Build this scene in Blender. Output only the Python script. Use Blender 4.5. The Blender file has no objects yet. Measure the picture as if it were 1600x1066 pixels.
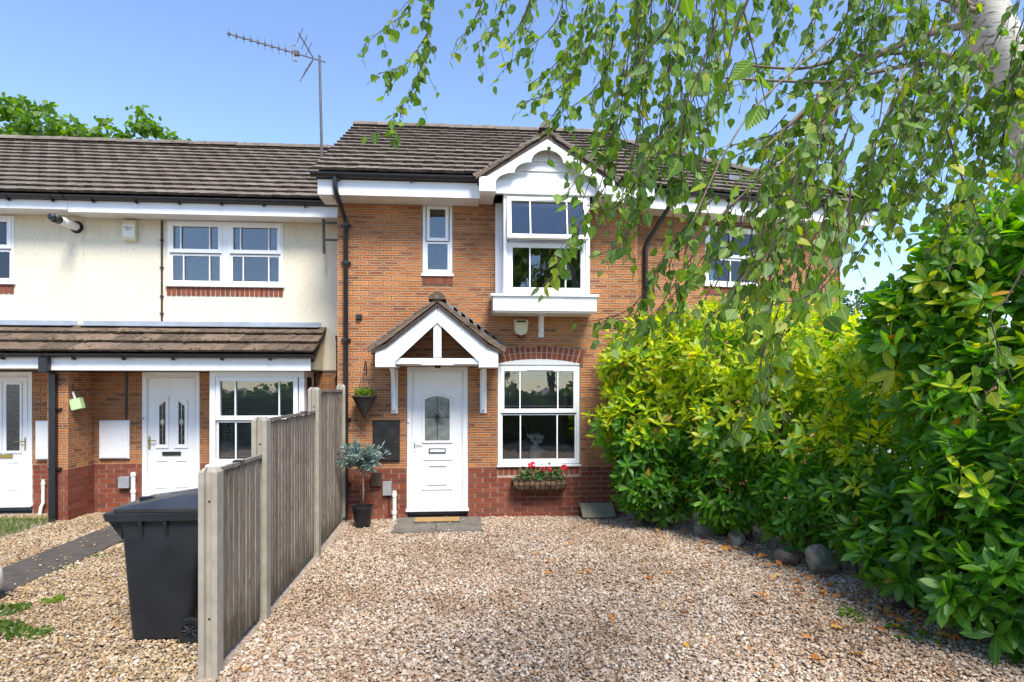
import bpy, bmesh, math, random
import numpy as np
from mathutils import Vector, Matrix, Euler
R = math.radians
random.seed(7); RNG = np.random.default_rng(7)
sc = bpy.context.scene
COL = sc.collection

# ------------------------------------------------------------------ camera, sky, sun, exposure
cam_d = bpy.data.cameras.new('camera'); cam = bpy.data.objects.new('camera', cam_d); COL.objects.link(cam)
cam.location = (0, 0, 1.95); cam.rotation_euler = (R(90), 0, R(-4.5))
cam_d.sensor_width = 36; cam_d.lens = 930 / 1600 * 36; cam_d.shift_y = 72 / 1600
cam_d.clip_start = 0.05; cam_d.clip_end = 2000
sc.camera = cam
SUN_EL, SUN_AZ = 54, -72            # elevation; azimuth measured from +X (right) towards +Y (behind the houses)
world = bpy.data.worlds.new('World'); sc.world = world; world.use_nodes = True
wn = world.node_tree; wn.nodes.clear()
w_out = wn.nodes.new('ShaderNodeOutputWorld'); w_bg = wn.nodes.new('ShaderNodeBackground')
w_sky = wn.nodes.new('ShaderNodeTexSky'); w_sky.sky_type = 'NISHITA'; w_sky.sun_disc = False
w_sky.sun_elevation = R(SUN_EL); w_sky.sun_rotation = R(90 - SUN_AZ)
w_sky.air_density = 1.0; w_sky.dust_density = 0.1; w_sky.altitude = 800; w_sky.ozone_density = 3.0
w_bg.inputs['Strength'].default_value = 0.12
w_tint = wn.nodes.new('ShaderNodeMix'); w_tint.data_type = 'RGBA'; w_tint.blend_type = 'MULTIPLY'; w_tint.inputs[0].default_value = 1.0; w_tint.inputs[7].default_value = (1.0, 0.97, 1.0, 1)   # one colour grade for the whole sky
wn.links.new(w_sky.outputs[0], w_tint.inputs[6]); wn.links.new(w_tint.outputs[2], w_bg.inputs[0]); wn.links.new(w_bg.outputs[0], w_out.inputs[0])
sun_d = bpy.data.lights.new('sun', 'SUN'); sun = bpy.data.objects.new('sun', sun_d); COL.objects.link(sun)
sun_d.energy = 2.5; sun_d.angle = R(22.0); sun_d.color = (1.0, 0.95, 0.86)
sd = Vector((math.cos(R(SUN_EL)) * math.cos(R(SUN_AZ)), math.cos(R(SUN_EL)) * math.sin(R(SUN_AZ)), math.sin(R(SUN_EL))))
sun.rotation_euler = sd.to_track_quat('Z', 'Y').to_euler(); sun.location = sd * 40
vs = sc.view_settings
vs.view_transform = 'Standard'; vs.look = 'None'; vs.gamma = 1.0; vs.use_curve_mapping = False; vs.exposure = 1.44
try:
    sc.cycles.max_bounces = 8; sc.cycles.transparent_max_bounces = 12; sc.cycles.diffuse_bounces = 4
    sc.cycles.sample_clamp_indirect = 6.0; sc.cycles.use_denoising = True
    sc.cycles.caustics_reflective = False; sc.cycles.caustics_refractive = False
except Exception: pass
CAMP = Vector((0, 0, 1.95))

# ------------------------------------------------------------------ helpers
BASE = {}
def rootof(o):
    while o.parent: o = o.parent
    return o
def tag(o, label=None, cat=None, group=None, kind=None):
    if label: o['label'] = label
    if cat: o['category'] = cat
    if group: o['group'] = group
    if kind: o['kind'] = kind
    return o
def thing(name, label, cat, loc=(0, 0, 0), rz=0.0, group=None):
    o = bpy.data.objects.new(name, None); COL.objects.link(o)
    o.location = loc; o.rotation_euler = (0, 0, rz); o.empty_display_size = 0.2
    return tag(o, label, cat, group)
def link(name, me, parent=None, mat=None):
    o = bpy.data.objects.new(name, me); COL.objects.link(o)
    if parent: o.parent = parent
    if mat and not me.materials: me.materials.append(mat)
    return o

class MB:
    """collects shapes; build() links them as one mesh object"""
    def __init__(s, xf=None):
        s.v = []; s.f = []; s.m = []; s.uv = []; s.xf = xf or Matrix()
    def add(s, vs, fs, m=0, uv=None):
        b = len(s.v); s.v += [tuple(s.xf @ Vector(p)) for p in vs]
        for i, f in enumerate(fs):
            s.f.append([b + k for k in f]); s.m.append(m)
            s.uv.append(uv[i] if uv else [(0, 0)] * len(f))
        return s
    def box(s, x0, x1, y0, y1, z0, z1, m=0):
        vs = [(x0, y0, z0), (x1, y0, z0), (x1, y1, z0), (x0, y1, z0), (x0, y0, z1), (x1, y0, z1), (x1, y1, z1), (x0, y1, z1)]
        return s.add(vs, [(0, 1, 5, 4), (1, 2, 6, 5), (2, 3, 7, 6), (3, 0, 4, 7), (4, 5, 6, 7), (3, 2, 1, 0)], m)
    def frame(s, x0, x1, z0, z1, w, y0, y1, wb=None, wt=None, m=0):
        wb = w if wb is None else wb; wt = w if wt is None else wt
        s.box(x0, x0 + w, y0, y1, z0, z1, m); s.box(x1 - w, x1, y0, y1, z0, z1, m)
        s.box(x0 + w, x1 - w, y0, y1, z0, z0 + wb, m); return s.box(x0 + w, x1 - w, y0, y1, z1 - wt, z1, m)
    def prism(s, poly, y0, y1, m=0):
        """poly of (x, z) extruded along y"""
        n = len(poly); a = sum(poly[i][0] * poly[(i + 1) % n][1] - poly[(i + 1) % n][0] * poly[i][1] for i in range(n))
        if a < 0: poly = poly[::-1]
        vs = [(x, y0, z) for x, z in poly] + [(x, y1, z) for x, z in poly]
        fs = [list(range(n)), list(range(2 * n - 1, n - 1, -1))]
        fs += [(i, i + n, (i + 1) % n + n, (i + 1) % n) for i in range(n)]
        return s.add(vs, fs, m)
    def prism_z(s, poly, z0, z1, m=0, top=None):
        n = len(poly); a = sum(poly[i][0] * poly[(i + 1) % n][1] - poly[(i + 1) % n][0] * poly[i][1] for i in range(n))
        if a < 0: poly = poly[::-1]
        tp = top or poly
        vs = [(x, y, z0) for x, y in poly] + [(x, y, z1) for x, y in tp]
        fs = [list(range(n - 1, -1, -1)), list(range(n, 2 * n))]
        fs += [(i, (i + 1) % n, (i + 1) % n + n, i + n) for i in range(n)]
        return s.add(vs, fs, m)
    def prism_x(s, poly, x0, x1, m=0):
        """poly of (y, z) extruded along x"""
        n = len(poly); a = sum(poly[i][0] * poly[(i + 1) % n][1] - poly[(i + 1) % n][0] * poly[i][1] for i in range(n))
        if a < 0: poly = poly[::-1]
        vs = [(x0, y, z) for y, z in poly] + [(x1, y, z) for y, z in poly]
        fs = [list(range(n - 1, -1, -1)), list(range(n, 2 * n))]
        fs += [(i, (i + 1) % n, (i + 1) % n + n, i + n) for i in range(n)]
        return s.add(vs, fs, m)
    def tube(s, pts, rad, n=6, m=0, caps=True):
        pts = [Vector(p) for p in pts]; k = len(pts)
        rad = rad if isinstance(rad, (list, tuple)) else [rad] * k
        vs = []; ref = None
        for i, p in enumerate(pts):
            t = (pts[min(i + 1, k - 1)] - pts[max(i - 1, 0)]).normalized()
            if ref is None: ref = Vector((0, 0, 1)) if abs(t.z) < 0.9 else Vector((1, 0, 0))
            a = (ref - t * ref.dot(t)).normalized(); b = t.cross(a); ref = a
            for j in range(n):
                q = 2 * math.pi * j / n
                vs.append(p + (a * math.cos(q) + b * math.sin(q)) * rad[i])
        fs = [(i * n + j, i * n + (j + 1) % n, (i + 1) * n + (j + 1) % n, (i + 1) * n + j) for i in range(k - 1) for j in range(n)]
        if caps: fs += [list(range(n - 1, -1, -1)), list(range((k - 1) * n, k * n))]
        return s.add(vs, fs, m)
    def lathe(s, prof, c=(0, 0, 0), n=16, m=0, caps=True):
        vs = []
        for r, z in prof:
            for j in range(n):
                q = 2 * math.pi * j / n; vs.append((c[0] + r * math.cos(q), c[1] + r * math.sin(q), c[2] + z))
        k = len(prof)
        fs = [(i * n + j, i * n + (j + 1) % n, (i + 1) * n + (j + 1) % n, (i + 1) * n + j) for i in range(k - 1) for j in range(n)]
        if caps: fs += [list(range(n - 1, -1, -1)), list(range((k - 1) * n, k * n))]
        return s.add(vs, fs, m)
    def build(s, name, mats, parent=None, smooth=False, bevel=0, world=False):
        me = bpy.data.meshes.new(name)
        off = Vector()
        if world and parent: off = rootof(parent).location
        me.from_pydata([tuple(Vector(p) - off) for p in s.v], [], s.f)
        for mt in (mats if isinstance(mats, (list, tuple)) else [mats]): me.materials.append(mt)
        me.polygons.foreach_set('material_index', s.m)
        if any(u != [(0, 0)] * len(u) for u in s.uv):
            ul = me.uv_layers.new(name='UVMap')
            ul.data.foreach_set('uv', [c for u in s.uv for p in u for c in p])
        if smooth: me.polygons.foreach_set('use_smooth', [True] * len(me.polygons))
        me.update(); o = link(name, me, parent)
        if bevel:
            b = o.modifiers.new('bevel', 'BEVEL'); b.width = bevel; b.segments = 2; b.limit_method = 'ANGLE'; b.angle_limit = R(40)
        if smooth == 'auto':
            me.set_sharp_from_angle(angle=R(40))
        return o

# ------------------------------------------------------------------ materials
def newmat(name):
    m = bpy.data.materials.new(name); m.use_nodes = True
    nt = m.node_tree; nt.nodes.clear(); return m, nt
def N(nt, t, **kw):
    n = nt.nodes.new(t)
    for k, v in kw.items():
        if k in n.inputs: n.inputs[k].default_value = v
        else: setattr(n, k, v)
    return n
def ramp(nt, fac, stops, interp='LINEAR'):
    r = nt.nodes.new('ShaderNodeValToRGB'); r.color_ramp.interpolation = interp
    e = r.color_ramp.elements
    while len(e) < len(stops): e.new(0.5)
    for el, (p, c) in zip(e, stops):
        el.position = p; el.color = (*c, 1) if len(c) == 3 else c
    nt.links.new(fac, r.inputs[0]); return r.outputs[0]
def mixc(nt, fac, a, b, mode='MIX'):
    n = nt.nodes.new('ShaderNodeMix'); n.data_type = 'RGBA'; n.blend_type = mode
    for s, v in ((0, fac), (6, a), (7, b)):
        if isinstance(v, (int, float)): n.inputs[s].default_value = v
        elif isinstance(v, tuple): n.inputs[s].default_value = (*v, 1)
        else: nt.links.new(v, n.inputs[s])
    return n.outputs[2]
def math_(nt, op, a, b=0.0, c=None, clamp=False):
    n = nt.nodes.new('ShaderNodeMath'); n.operation = op; n.use_clamp = clamp
    for i, v in enumerate((a, b, c)):
        if v is None: continue
        if isinstance(v, (int, float)): n.inputs[i].default_value = v
        else: nt.links.new(v, n.inputs[i])
    return n.outputs[0]
def rnd(nt):
    oi = nt.nodes.new('ShaderNodeObjectInfo'); g = nt.nodes.new('ShaderNodeNewGeometry')
    return math_(nt, 'FRACT', math_(nt, 'ADD', oi.outputs['Random'], g.outputs['Random Per Island']))
def coords(nt, scale=(1, 1, 1), world=True):
    if world:
        g = nt.nodes.new('ShaderNodeNewGeometry'); src = g.outputs['Position']
    else:
        g = nt.nodes.new('ShaderNodeTexCoord'); src = g.outputs['Object']
    mp = nt.nodes.new('ShaderNodeMapping'); mp.inputs['Scale'].default_value = scale
    nt.links.new(src, mp.inputs[0]); return mp.outputs[0]
def noise(nt, vec, scale=5, detail=4, rough=0.55):
    n = N(nt, 'ShaderNodeTexNoise', Scale=scale, Detail=detail, Roughness=rough)
    nt.links.new(vec, n.inputs['Vector']); return n.outputs[0]
def finish(nt, col, rough=0.5, bump=None, bs=0.3, bd=0.01, spec=0.5, metal=0.0, coat=0):
    p = N(nt, 'ShaderNodeBsdfPrincipled', Roughness=rough if isinstance(rough, (int, float)) else 0.5, Metallic=metal)
    p.inputs['Specular IOR Level'].default_value = spec
    if not isinstance(rough, (int, float)): nt.links.new(rough, p.inputs['Roughness'])
    if isinstance(col, tuple): p.inputs['Base Color'].default_value = (*col, 1)
    else: nt.links.new(col, p.inputs['Base Color'])
    if bump is not None:
        b = N(nt, 'ShaderNodeBump', Strength=bs, Distance=bd); nt.links.new(bump, b.inputs['Height'])
        nt.links.new(b.outputs[0], p.inputs['Normal'])
    o = nt.nodes.new('ShaderNodeOutputMaterial'); nt.links.new(p.outputs[0], o.inputs[0]); return p
def pmat(name, col, var=0.12, scale=6, rough=0.5, bump=0.0, bscale=40, bd=0.004, spec=0.4, metal=0.0, stain=None, stain_amt=0.3, stretch=(1, 1, 1)):
    m, nt = newmat(name); co = coords(nt, stretch)
    n = noise(nt, co, scale)
    a = tuple(max(0, c * (1 - var)) for c in col); b = tuple(min(1, c * (1 + var)) for c in col)
    c = ramp(nt, n, [(0.3, a), (0.7, b)])
    if stain:
        n2 = noise(nt, co, scale * 0.45 + 0.7, 6, 0.65)
        f = ramp(nt, n2, [(0.5, (0, 0, 0)), (0.72, (stain_amt,) * 3)]); c = mixc(nt, f, c, stain)
    finish(nt, c, rough, noise(nt, co, bscale) if bump else None, bump, bd, spec, metal); return m

def brick_mat(name, stops, edge, edge_amt):
    m, nt = newmat(name); r = rnd(nt)
    base = ramp(nt, r, stops)
    uv = nt.nodes.new('ShaderNodeUVMap'); sx = nt.nodes.new('ShaderNodeSeparateXYZ'); nt.links.new(uv.outputs[0], sx.inputs[0])
    co = coords(nt); nz = noise(nt, co, 38, 5, 0.65)
    du = math_(nt, 'MULTIPLY', math_(nt, 'SUBTRACT', 0.5, math_(nt, 'ABSOLUTE', math_(nt, 'SUBTRACT', sx.outputs[0], 0.5))), 3.2)
    dv = math_(nt, 'SUBTRACT', 0.5, math_(nt, 'ABSOLUTE', math_(nt, 'SUBTRACT', sx.outputs[1], 0.5)))
    d = math_(nt, 'ADD', math_(nt, 'MINIMUM', du, dv), math_(nt, 'MULTIPLY', math_(nt, 'SUBTRACT', nz, 0.5), 0.55))
    f = ramp(nt, d, [(0.10, (edge_amt,) * 3), (0.30, (0, 0, 0))])
    c = mixc(nt, f, base, edge)
    g = noise(nt, co, 160, 3, 0.7)
    c = mixc(nt, 0.5, c, ramp(nt, g, [(0.3, (0.55, 0.55, 0.55)), (0.7, (1.0, 1.0, 1.0))]), 'MULTIPLY')
    big = noise(nt, co, 0.9, 5, 0.6)
    c = mixc(nt, 0.65, c, ramp(nt, big, [(0.32, (0.66, 0.62, 0.60)), (0.62, (1.0, 1.0, 1.0))]), 'MULTIPLY')
    finish(nt, c, 0.88, math_(nt, 'ADD', nz, math_(nt, 'MULTIPLY', g, 0.5)), 0.55, 0.006, 0.2); return m
M = {}
M['brick'] = brick_mat('orange_brick', [(0.0, (0.24, 0.09, 0.042)), (0.15, (0.50, 0.18, 0.056)), (0.3, (0.34, 0.115, 0.044)), (0.45, (0.56, 0.225, 0.076)), (0.6, (0.38, 0.145, 0.056)), (0.75, (0.48, 0.195, 0.08)), (0.88, (0.30, 0.125, 0.065)), (1.0, (0.22, 0.085, 0.048))], (0.64, 0.39, 0.22), 0.72)
M['red'] = brick_mat('red_brick', [(0.0, (0.20, 0.052, 0.03)), (0.3, (0.29, 0.078, 0.042)), (0.55, (0.21, 0.062, 0.04)), (0.8, (0.31, 0.10, 0.058)), (1.0, (0.17, 0.06, 0.042))], (0.33, 0.14, 0.088), 0.4)
M['mortar'] = pmat('dark_mortar', (0.13, 0.088, 0.06), 0.25, 12, 0.95, 0.4, 90)
M['mortar_pale'] = pmat('pale_mortar', (0.42, 0.30, 0.23), 0.2, 12, 0.95, 0.4, 90)
def tile_mat(name, cols, moss, moss_amt, lich):
    m, nt = newmat(name); c = ramp(nt, rnd(nt), cols); co = coords(nt)
    n1 = noise(nt, co, 7, 6, 0.7); n2 = noise(nt, co, 22, 4, 0.7); n3 = noise(nt, co, 60, 3)
    c = mixc(nt, ramp(nt, n1, [(0.50, (0, 0, 0)), (0.66, (moss_amt,) * 3)]), c, moss)
    c = mixc(nt, ramp(nt, n2, [(0.63, (0, 0, 0)), (0.70, (lich,) * 3)]), c, (0.42, 0.40, 0.34))
    c = mixc(nt, 0.6, c, ramp(nt, n3, [(0.3, (0.6, 0.6, 0.6)), (0.7, (1, 1, 1))]), 'MULTIPLY')
    finish(nt, c, 0.9, math_(nt, 'ADD', n3, math_(nt, 'MULTIPLY', n1, 1.5)), 0.6, 0.01, 0.2); return m
M['tile'] = tile_mat('concrete_roof_tile', [(0, (0.19, 0.158, 0.128)), (0.35, (0.225, 0.188, 0.155)), (0.7, (0.20, 0.166, 0.134)), (1, (0.26, 0.22, 0.187))], (0.075, 0.045, 0.025), 0.7, 0.5)
M['tile_moss'] = tile_mat('mossy_roof_tile', [(0, (0.12, 0.085, 0.06)), (0.5, (0.17, 0.12, 0.085)), (1, (0.22, 0.155, 0.11))], (0.05, 0.035, 0.015), 0.9, 0.9)
M['tile_edge'] = pmat('dark_tile_edge', (0.040, 0.027, 0.017), 0.6, 14, 0.95, 0.6, 60, stain=(0.11, 0.085, 0.06), stain_amt=0.6)  # dark colour for the front edge of every roof tile
M['slate'] = pmat('lead_grey', (0.17, 0.18, 0.20), 0.2, 9, 0.6, 0.2)
M['lead'] = pmat('lead_flashing', (0.30, 0.33, 0.37), 0.15, 5, 0.5, 0.15, 25)
M['white'] = pmat('white_plastic', (0.82, 0.82, 0.81), 0.025, 3, 0.32, spec=0.5, stain=(0.60, 0.56, 0.46), stain_amt=0.22)
M['white_old'] = pmat('weathered_white_board', (0.76, 0.75, 0.71), 0.05, 4, 0.5, 0.05, 60, stain=(0.46, 0.42, 0.33), stain_amt=0.35)
M['cream'] = pmat('cream_plastic', (0.68, 0.63, 0.45), 0.06, 6, 0.45)
M['black'] = pmat('black_plastic', (0.014, 0.014, 0.016), 0.3, 8, 0.35, spec=0.5)
M['black_box'] = pmat('black_painted_box', (0.022, 0.021, 0.021), 0.4, 7, 0.42, 0.1, 60, stain=(0.07, 0.065, 0.06), stain_amt=0.4)
M['bin'] = pmat('charcoal_bin_plastic', (0.016, 0.018, 0.022), 0.3, 3, 0.45, 0.12, 300, 0.001, spec=0.4, stain=(0.032, 0.034, 0.038), stain_amt=0.5)
M['bin_lid'] = pmat('shiny_bin_lid', (0.03, 0.032, 0.037), 0.3, 4, 0.26, 0.05, 200, 0.001, spec=0.7, stain=(0.07, 0.07, 0.075), stain_amt=0.6)
M['rubber'] = pmat('black_rubber', (0.012, 0.012, 0.012), 0.2, 10, 0.7)
M['brown_box'] = pmat('brown_box', (0.075, 0.05, 0.038), 0.2, 8, 0.6)
M['grey_box'] = pmat('grey_box', (0.30, 0.31, 0.32), 0.12, 8, 0.55)
M['brown_cable'] = pmat('brown_cable', (0.05, 0.03, 0.02), 0.2, 8, 0.6)
M['metal'] = pmat('grey_metal', (0.10, 0.095, 0.095), 0.25, 20, 0.5, metal=0.3, stain=(0.22, 0.13, 0.08), stain_amt=0.5)
M['brass'] = pmat('brass', (0.50, 0.36, 0.13), 0.15, 10, 0.3, metal=0.9)
M['chrome'] = pmat('chrome', (0.7, 0.7, 0.7), 0.05, 10, 0.2, metal=0.9)
M['concrete'] = pmat('concrete_post', (0.33, 0.295, 0.24), 0.14, 9, 0.9, 0.5, 120, 0.003, stain=(0.22, 0.20, 0.14), stain_amt=0.55)
M['slab'] = pmat('paving_slab', (0.16, 0.145, 0.12), 0.2, 6, 0.85, 0.4, 90, 0.004, stain=(0.07, 0.065, 0.05), stain_amt=0.7)
M['slab_green'] = pmat('mossy_slab', (0.24, 0.215, 0.15), 0.2, 8, 0.9, 0.4, 90, stain=(0.12, 0.11, 0.05), stain_amt=0.6)
M['path'] = pmat('dark_path_concrete', (0.075, 0.064, 0.053), 0.25, 7, 0.85, 0.3, 90)
M['rock'] = pmat('rough_stone', (0.30, 0.265, 0.20), 0.3, 7, 0.9, 0.9, 14, 0.03, stain=(0.11, 0.115, 0.05), stain_amt=0.75)
M['rock_dark'] = pmat('brown_stone', (0.16, 0.12, 0.095), 0.3, 9, 0.9, 0.9, 16, 0.03, stain=(0.07, 0.07, 0.035), stain_amt=0.7)
M['coir'] = pmat('coir', (0.36, 0.22, 0.085), 0.3, 60, 0.95, 0.8, 220, 0.004)
M['moss_liner'] = pmat('coir_liner', (0.13, 0.075, 0.038), 0.4, 25, 0.95, 0.9, 60, 0.02)
M['wicker'] = pmat('dark_wicker', (0.045, 0.035, 0.028), 0.5, 30, 0.7, 0.9, 50, 0.01, stretch=(1, 1, 4))
M['soil'] = pmat('soil', (0.045, 0.033, 0.024), 0.4, 20, 0.95, 0.8, 40, 0.02)
M['gravel_bed'] = pmat('gravel_bed', (0.40, 0.31, 0.235), 0.5, 45, 0.95, 1.0, 70, 0.02)
M['asphalt'] = pmat('asphalt', (0.075, 0.072, 0.07), 0.2, 6, 0.9, 0.4, 120)
M['ground'] = pmat('ground', (0.30, 0.28, 0.255), 0.3, 1.5, 0.95, 0.4, 40)
M['blind'] = pmat('white_blind', (0.78, 0.76, 0.70), 0.03, 5, 0.5)
M['room'] = pmat('room_wall', (0.55, 0.52, 0.47), 0.05, 2, 0.9)
M['room_dark'] = pmat('room_furniture', (0.10, 0.085, 0.07), 0.2, 3, 0.7)
M['vase'] = pmat('white_ceramic', (0.75, 0.73, 0.68), 0.05, 9, 0.35)
M['petal_white'] = pmat('white_petal', (0.80, 0.78, 0.70), 0.08, 20, 0.6)
M['petal_red'] = pmat('red_petal', (0.72, 0.012, 0.045), 0.3, 30, 0.5)
M['red_plastic'] = pmat('dark_red_plastic', (0.16, 0.008, 0.01), 0.1, 9, 0.3)
M['green_box'] = pmat('pale_green_paint', (0.46, 0.62, 0.30), 0.06, 9, 0.5)
M['print'] = pmat('black_print', (0.03, 0.028, 0.022), 0.1, 9, 0.6)
M['bark'] = pmat('brown_bark', (0.10, 0.072, 0.05), 0.35, 18, 0.9, 0.8, 40, 0.01)
M['twig'] = pmat('dark_twig', (0.075, 0.05, 0.038), 0.3, 30, 0.8, 0.4, 60)
M['limb'] = pmat('birch_limb_bark', (0.20, 0.145, 0.105), 0.3, 20, 0.8, 0.5, 60)
# cream roughcast render: vertical combed relief
m, nt = newmat('cream_render'); co = coords(nt, (1, 1, 0.22)); cn = noise(nt, co, 55, 4, 0.6); cb = noise(nt, coords(nt), 1.2, 5)
c = ramp(nt, cn, [(0.3, (0.68, 0.60, 0.44)), (0.65, (0.78, 0.72, 0.57))])
c = mixc(nt, ramp(nt, cb, [(0.5, (0, 0, 0)), (0.75, (0.22,) * 3)]), c, (0.55, 0.47, 0.31))
gz = nt.nodes.new('ShaderNodeNewGeometry'); sz_ = nt.nodes.new('ShaderNodeSeparateXYZ'); nt.links.new(gz.outputs['Position'], sz_.inputs[0])
drip = noise(nt, coords(nt, (1, 1, 0.05)), 9, 5, 0.7)      # vertical rain streaks
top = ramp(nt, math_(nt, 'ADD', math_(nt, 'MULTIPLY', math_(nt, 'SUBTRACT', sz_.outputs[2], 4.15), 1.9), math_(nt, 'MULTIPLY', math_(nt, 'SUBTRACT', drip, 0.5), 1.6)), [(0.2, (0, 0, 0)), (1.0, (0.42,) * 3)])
c = mixc(nt, top, c, (0.40, 0.31, 0.17))  # browner towards the wall top, broken up by the streak noise
c = mixc(nt, ramp(nt, drip, [(0.55, (0, 0, 0)), (0.75, (0.16,) * 3)]), c, (0.42, 0.37, 0.27))
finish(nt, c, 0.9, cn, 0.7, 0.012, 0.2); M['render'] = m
# weathered fence board: streaks and knots along Z
m, nt = newmat('weathered_board'); r = rnd(nt)
co = coords(nt, (9, 9, 0.8)); st = noise(nt, co, 9, 6, 0.7); st2 = noise(nt, coords(nt, (1, 1, 0.5)), 2.2, 5)
c = ramp(nt, st, [(0.3, (0.10, 0.078, 0.06)), (0.48, (0.29, 0.245, 0.20)), (0.72, (0.46, 0.405, 0.345))])
c = mixc(nt, 0.5, c, ramp(nt, r, [(0, (0.45, 0.43, 0.40)), (1, (1, 1, 1))]), 'MULTIPLY')
c = mixc(nt, ramp(nt, st2, [(0.45, (0, 0, 0)), (0.75, (0.45,) * 3)]), c, (0.12, 0.085, 0.06))
vo = N(nt, 'ShaderNodeTexVoronoi', Scale=1.0); nt.links.new(coords(nt, (8, 8, 3.2)), vo.inputs['Vector'])
c = mixc(nt, ramp(nt, vo.outputs['Distance'], [(0.07, (0.75,) * 3), (0.14, (0, 0, 0))]), c, (0.07, 0.048, 0.034))
gz = nt.nodes.new('ShaderNodeNewGeometry'); sz_ = nt.nodes.new('ShaderNodeSeparateXYZ'); nt.links.new(gz.outputs['Position'], sz_.inputs[0])
splash = ramp(nt, math_(nt, 'ADD', math_(nt, 'MULTIPLY', sz_.outputs[2], 1.6), math_(nt, 'MULTIPLY', math_(nt, 'SUBTRACT', noise(nt, coords(nt), 4, 5), 0.5), 1.2)), [(0.05, (0.7,) * 3), (0.55, (0, 0, 0))])
c = mixc(nt, splash, c, (0.055, 0.05, 0.028))      # soil splash and algae low on the boards
finish(nt, c, 0.9, st, 0.6, 0.006, 0.2); M['board'] = m
# birch bark: pale with dark dashes round the stem
m, nt = newmat('birch_bark'); co = coords(nt, (5, 5, 26)); bn = noise(nt, co, 2.2, 5, 0.6); b2 = noise(nt, coords(nt), 5, 5)
c = ramp(nt, b2, [(0.3, (0.40, 0.36, 0.30)), (0.7, (0.64, 0.60, 0.53))])
c = mixc(nt, ramp(nt, bn, [(0.56, (0, 0, 0)), (0.62, (0.9,) * 3)]), c, (0.12, 0.095, 0.075))
finish(nt, c, 0.8, bn, 0.5, 0.01, 0.2); M['birch'] = m
# window glass: clear with a mirror coat by angle
m, nt = newmat('window_glass')
tr = N(nt, 'ShaderNodeBsdfTransparent'); tr.inputs[0].default_value = (0.93, 0.95, 0.94, 1)
gl = N(nt, 'ShaderNodeBsdfGlossy', Roughness=0.0)
lw = N(nt, 'ShaderNodeFresnel', IOR=1.85); mx = nt.nodes.new('ShaderNodeMixShader')
wb = N(nt, 'ShaderNodeBump', Strength=0.005, Distance=0.5); nt.links.new(noise(nt, coords(nt), 3.0, 2), wb.inputs['Height']); nt.links.new(wb.outputs[0], gl.inputs['Normal'])
nt.links.new(lw.outputs[0], mx.inputs[0]); nt.links.new(tr.outputs[0], mx.inputs[1]); nt.links.new(gl.outputs[0], mx.inputs[2])
o = nt.nodes.new('ShaderNodeOutputMaterial'); nt.links.new(mx.outputs[0], o.inputs[0]); M['glass'] = m
# obscure door glass
m, nt = newmat('obscure_glass')
c = ramp(nt, noise(nt, coords(nt), 9, 5), [(0.3, (0.10, 0.115, 0.105)), (0.7, (0.25, 0.265, 0.24))])
finish(nt, c, 0.12, noise(nt, coords(nt), 55, 3), 0.35, 0.004, 0.8); M['obscure'] = m
m, nt = newmat('dark_leaded_glass')
c = ramp(nt, noise(nt, coords(nt), 40, 4), [(0.45, (0.012, 0.014, 0.014)), (0.7, (0.07, 0.075, 0.07))])
finish(nt, c, 0.1, noise(nt, coords(nt), 70, 3), 0.4, 0.004, 0.8); M['dark_glass'] = m

def leaf_mat(name, stops, trans, tcol, rough=0.38, rib=0.35, spec=0.5, tval=2.6):
    m, nt = newmat(name); r = rnd(nt); c = ramp(nt, r, stops)
    uv = nt.nodes.new('ShaderNodeUVMap'); sx = nt.nodes.new('ShaderNodeSeparateXYZ'); nt.links.new(uv.outputs[0], sx.inputs[0])
    a = math_(nt, 'ABSOLUTE', math_(nt, 'SUBTRACT', sx.outputs[0], 0.5))
    ribf = ramp(nt, a, [(0.02, (rib,) * 3), (0.06, (0, 0, 0))])
    vein = math_(nt, 'SINE', math_(nt, 'MULTIPLY', math_(nt, 'SUBTRACT', sx.outputs[1], math_(nt, 'MULTIPLY', a, 0.7)), 48.0))
    c = mixc(nt, ribf, c, tuple(min(1, x * 2.2) for x in stops[-1][1]))
    p = N(nt, 'ShaderNodeBsdfPrincipled', Roughness=rough); p.inputs['Specular IOR Level'].default_value = spec
    nt.links.new(c, p.inputs['Base Color'])
    b = N(nt, 'ShaderNodeBump', Strength=0.22, Distance=0.004); nt.links.new(vein, b.inputs['Height']); nt.links.new(b.outputs[0], p.inputs['Normal'])
    t = nt.nodes.new('ShaderNodeBsdfTranslucent'); tc = mixc(nt, 1.0, c, tcol, 'MULTIPLY')
    hs = N(nt, 'ShaderNodeHueSaturation', Value=tval, Saturation=1.05); nt.links.new(tc, hs.inputs['Color']); nt.links.new(hs.outputs[0], t.inputs[0])
    mx = nt.nodes.new('ShaderNodeMixShader'); mx.inputs[0].default_value = trans
    nt.links.new(p.outputs[0], mx.inputs[1]); nt.links.new(t.outputs[0], mx.inputs[2])
    o = nt.nodes.new('ShaderNodeOutputMaterial'); nt.links.new(mx.outputs[0], o.inputs[0]); return m
M['laurel'] = leaf_mat('laurel_leaf', [(0, (0.045, 0.135, 0.014)), (0.5, (0.068, 0.195, 0.018)), (1, (0.11, 0.25, 0.022))], 0.42, (1.0, 0.95, 0.45), 0.30, tval=3.2)
M['laurel_sunlit'] = leaf_mat('sunlit_young_laurel_leaf', [(0, (0.22, 0.36, 0.018)), (0.6, (0.36, 0.44, 0.018)), (1, (0.50, 0.50, 0.02))], 0.45, (1.0, 0.90, 0.35), 0.32, tval=2.8)  # new growth tone pushed to yellow, painting in the sunlit glow of hedge tops
M['laurel_old'] = leaf_mat('yellowed_laurel_leaf', [(0, (0.34, 0.22, 0.02)), (1, (0.45, 0.20, 0.03))], 0.3, (1.0, 0.8, 0.3), 0.45)
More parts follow.
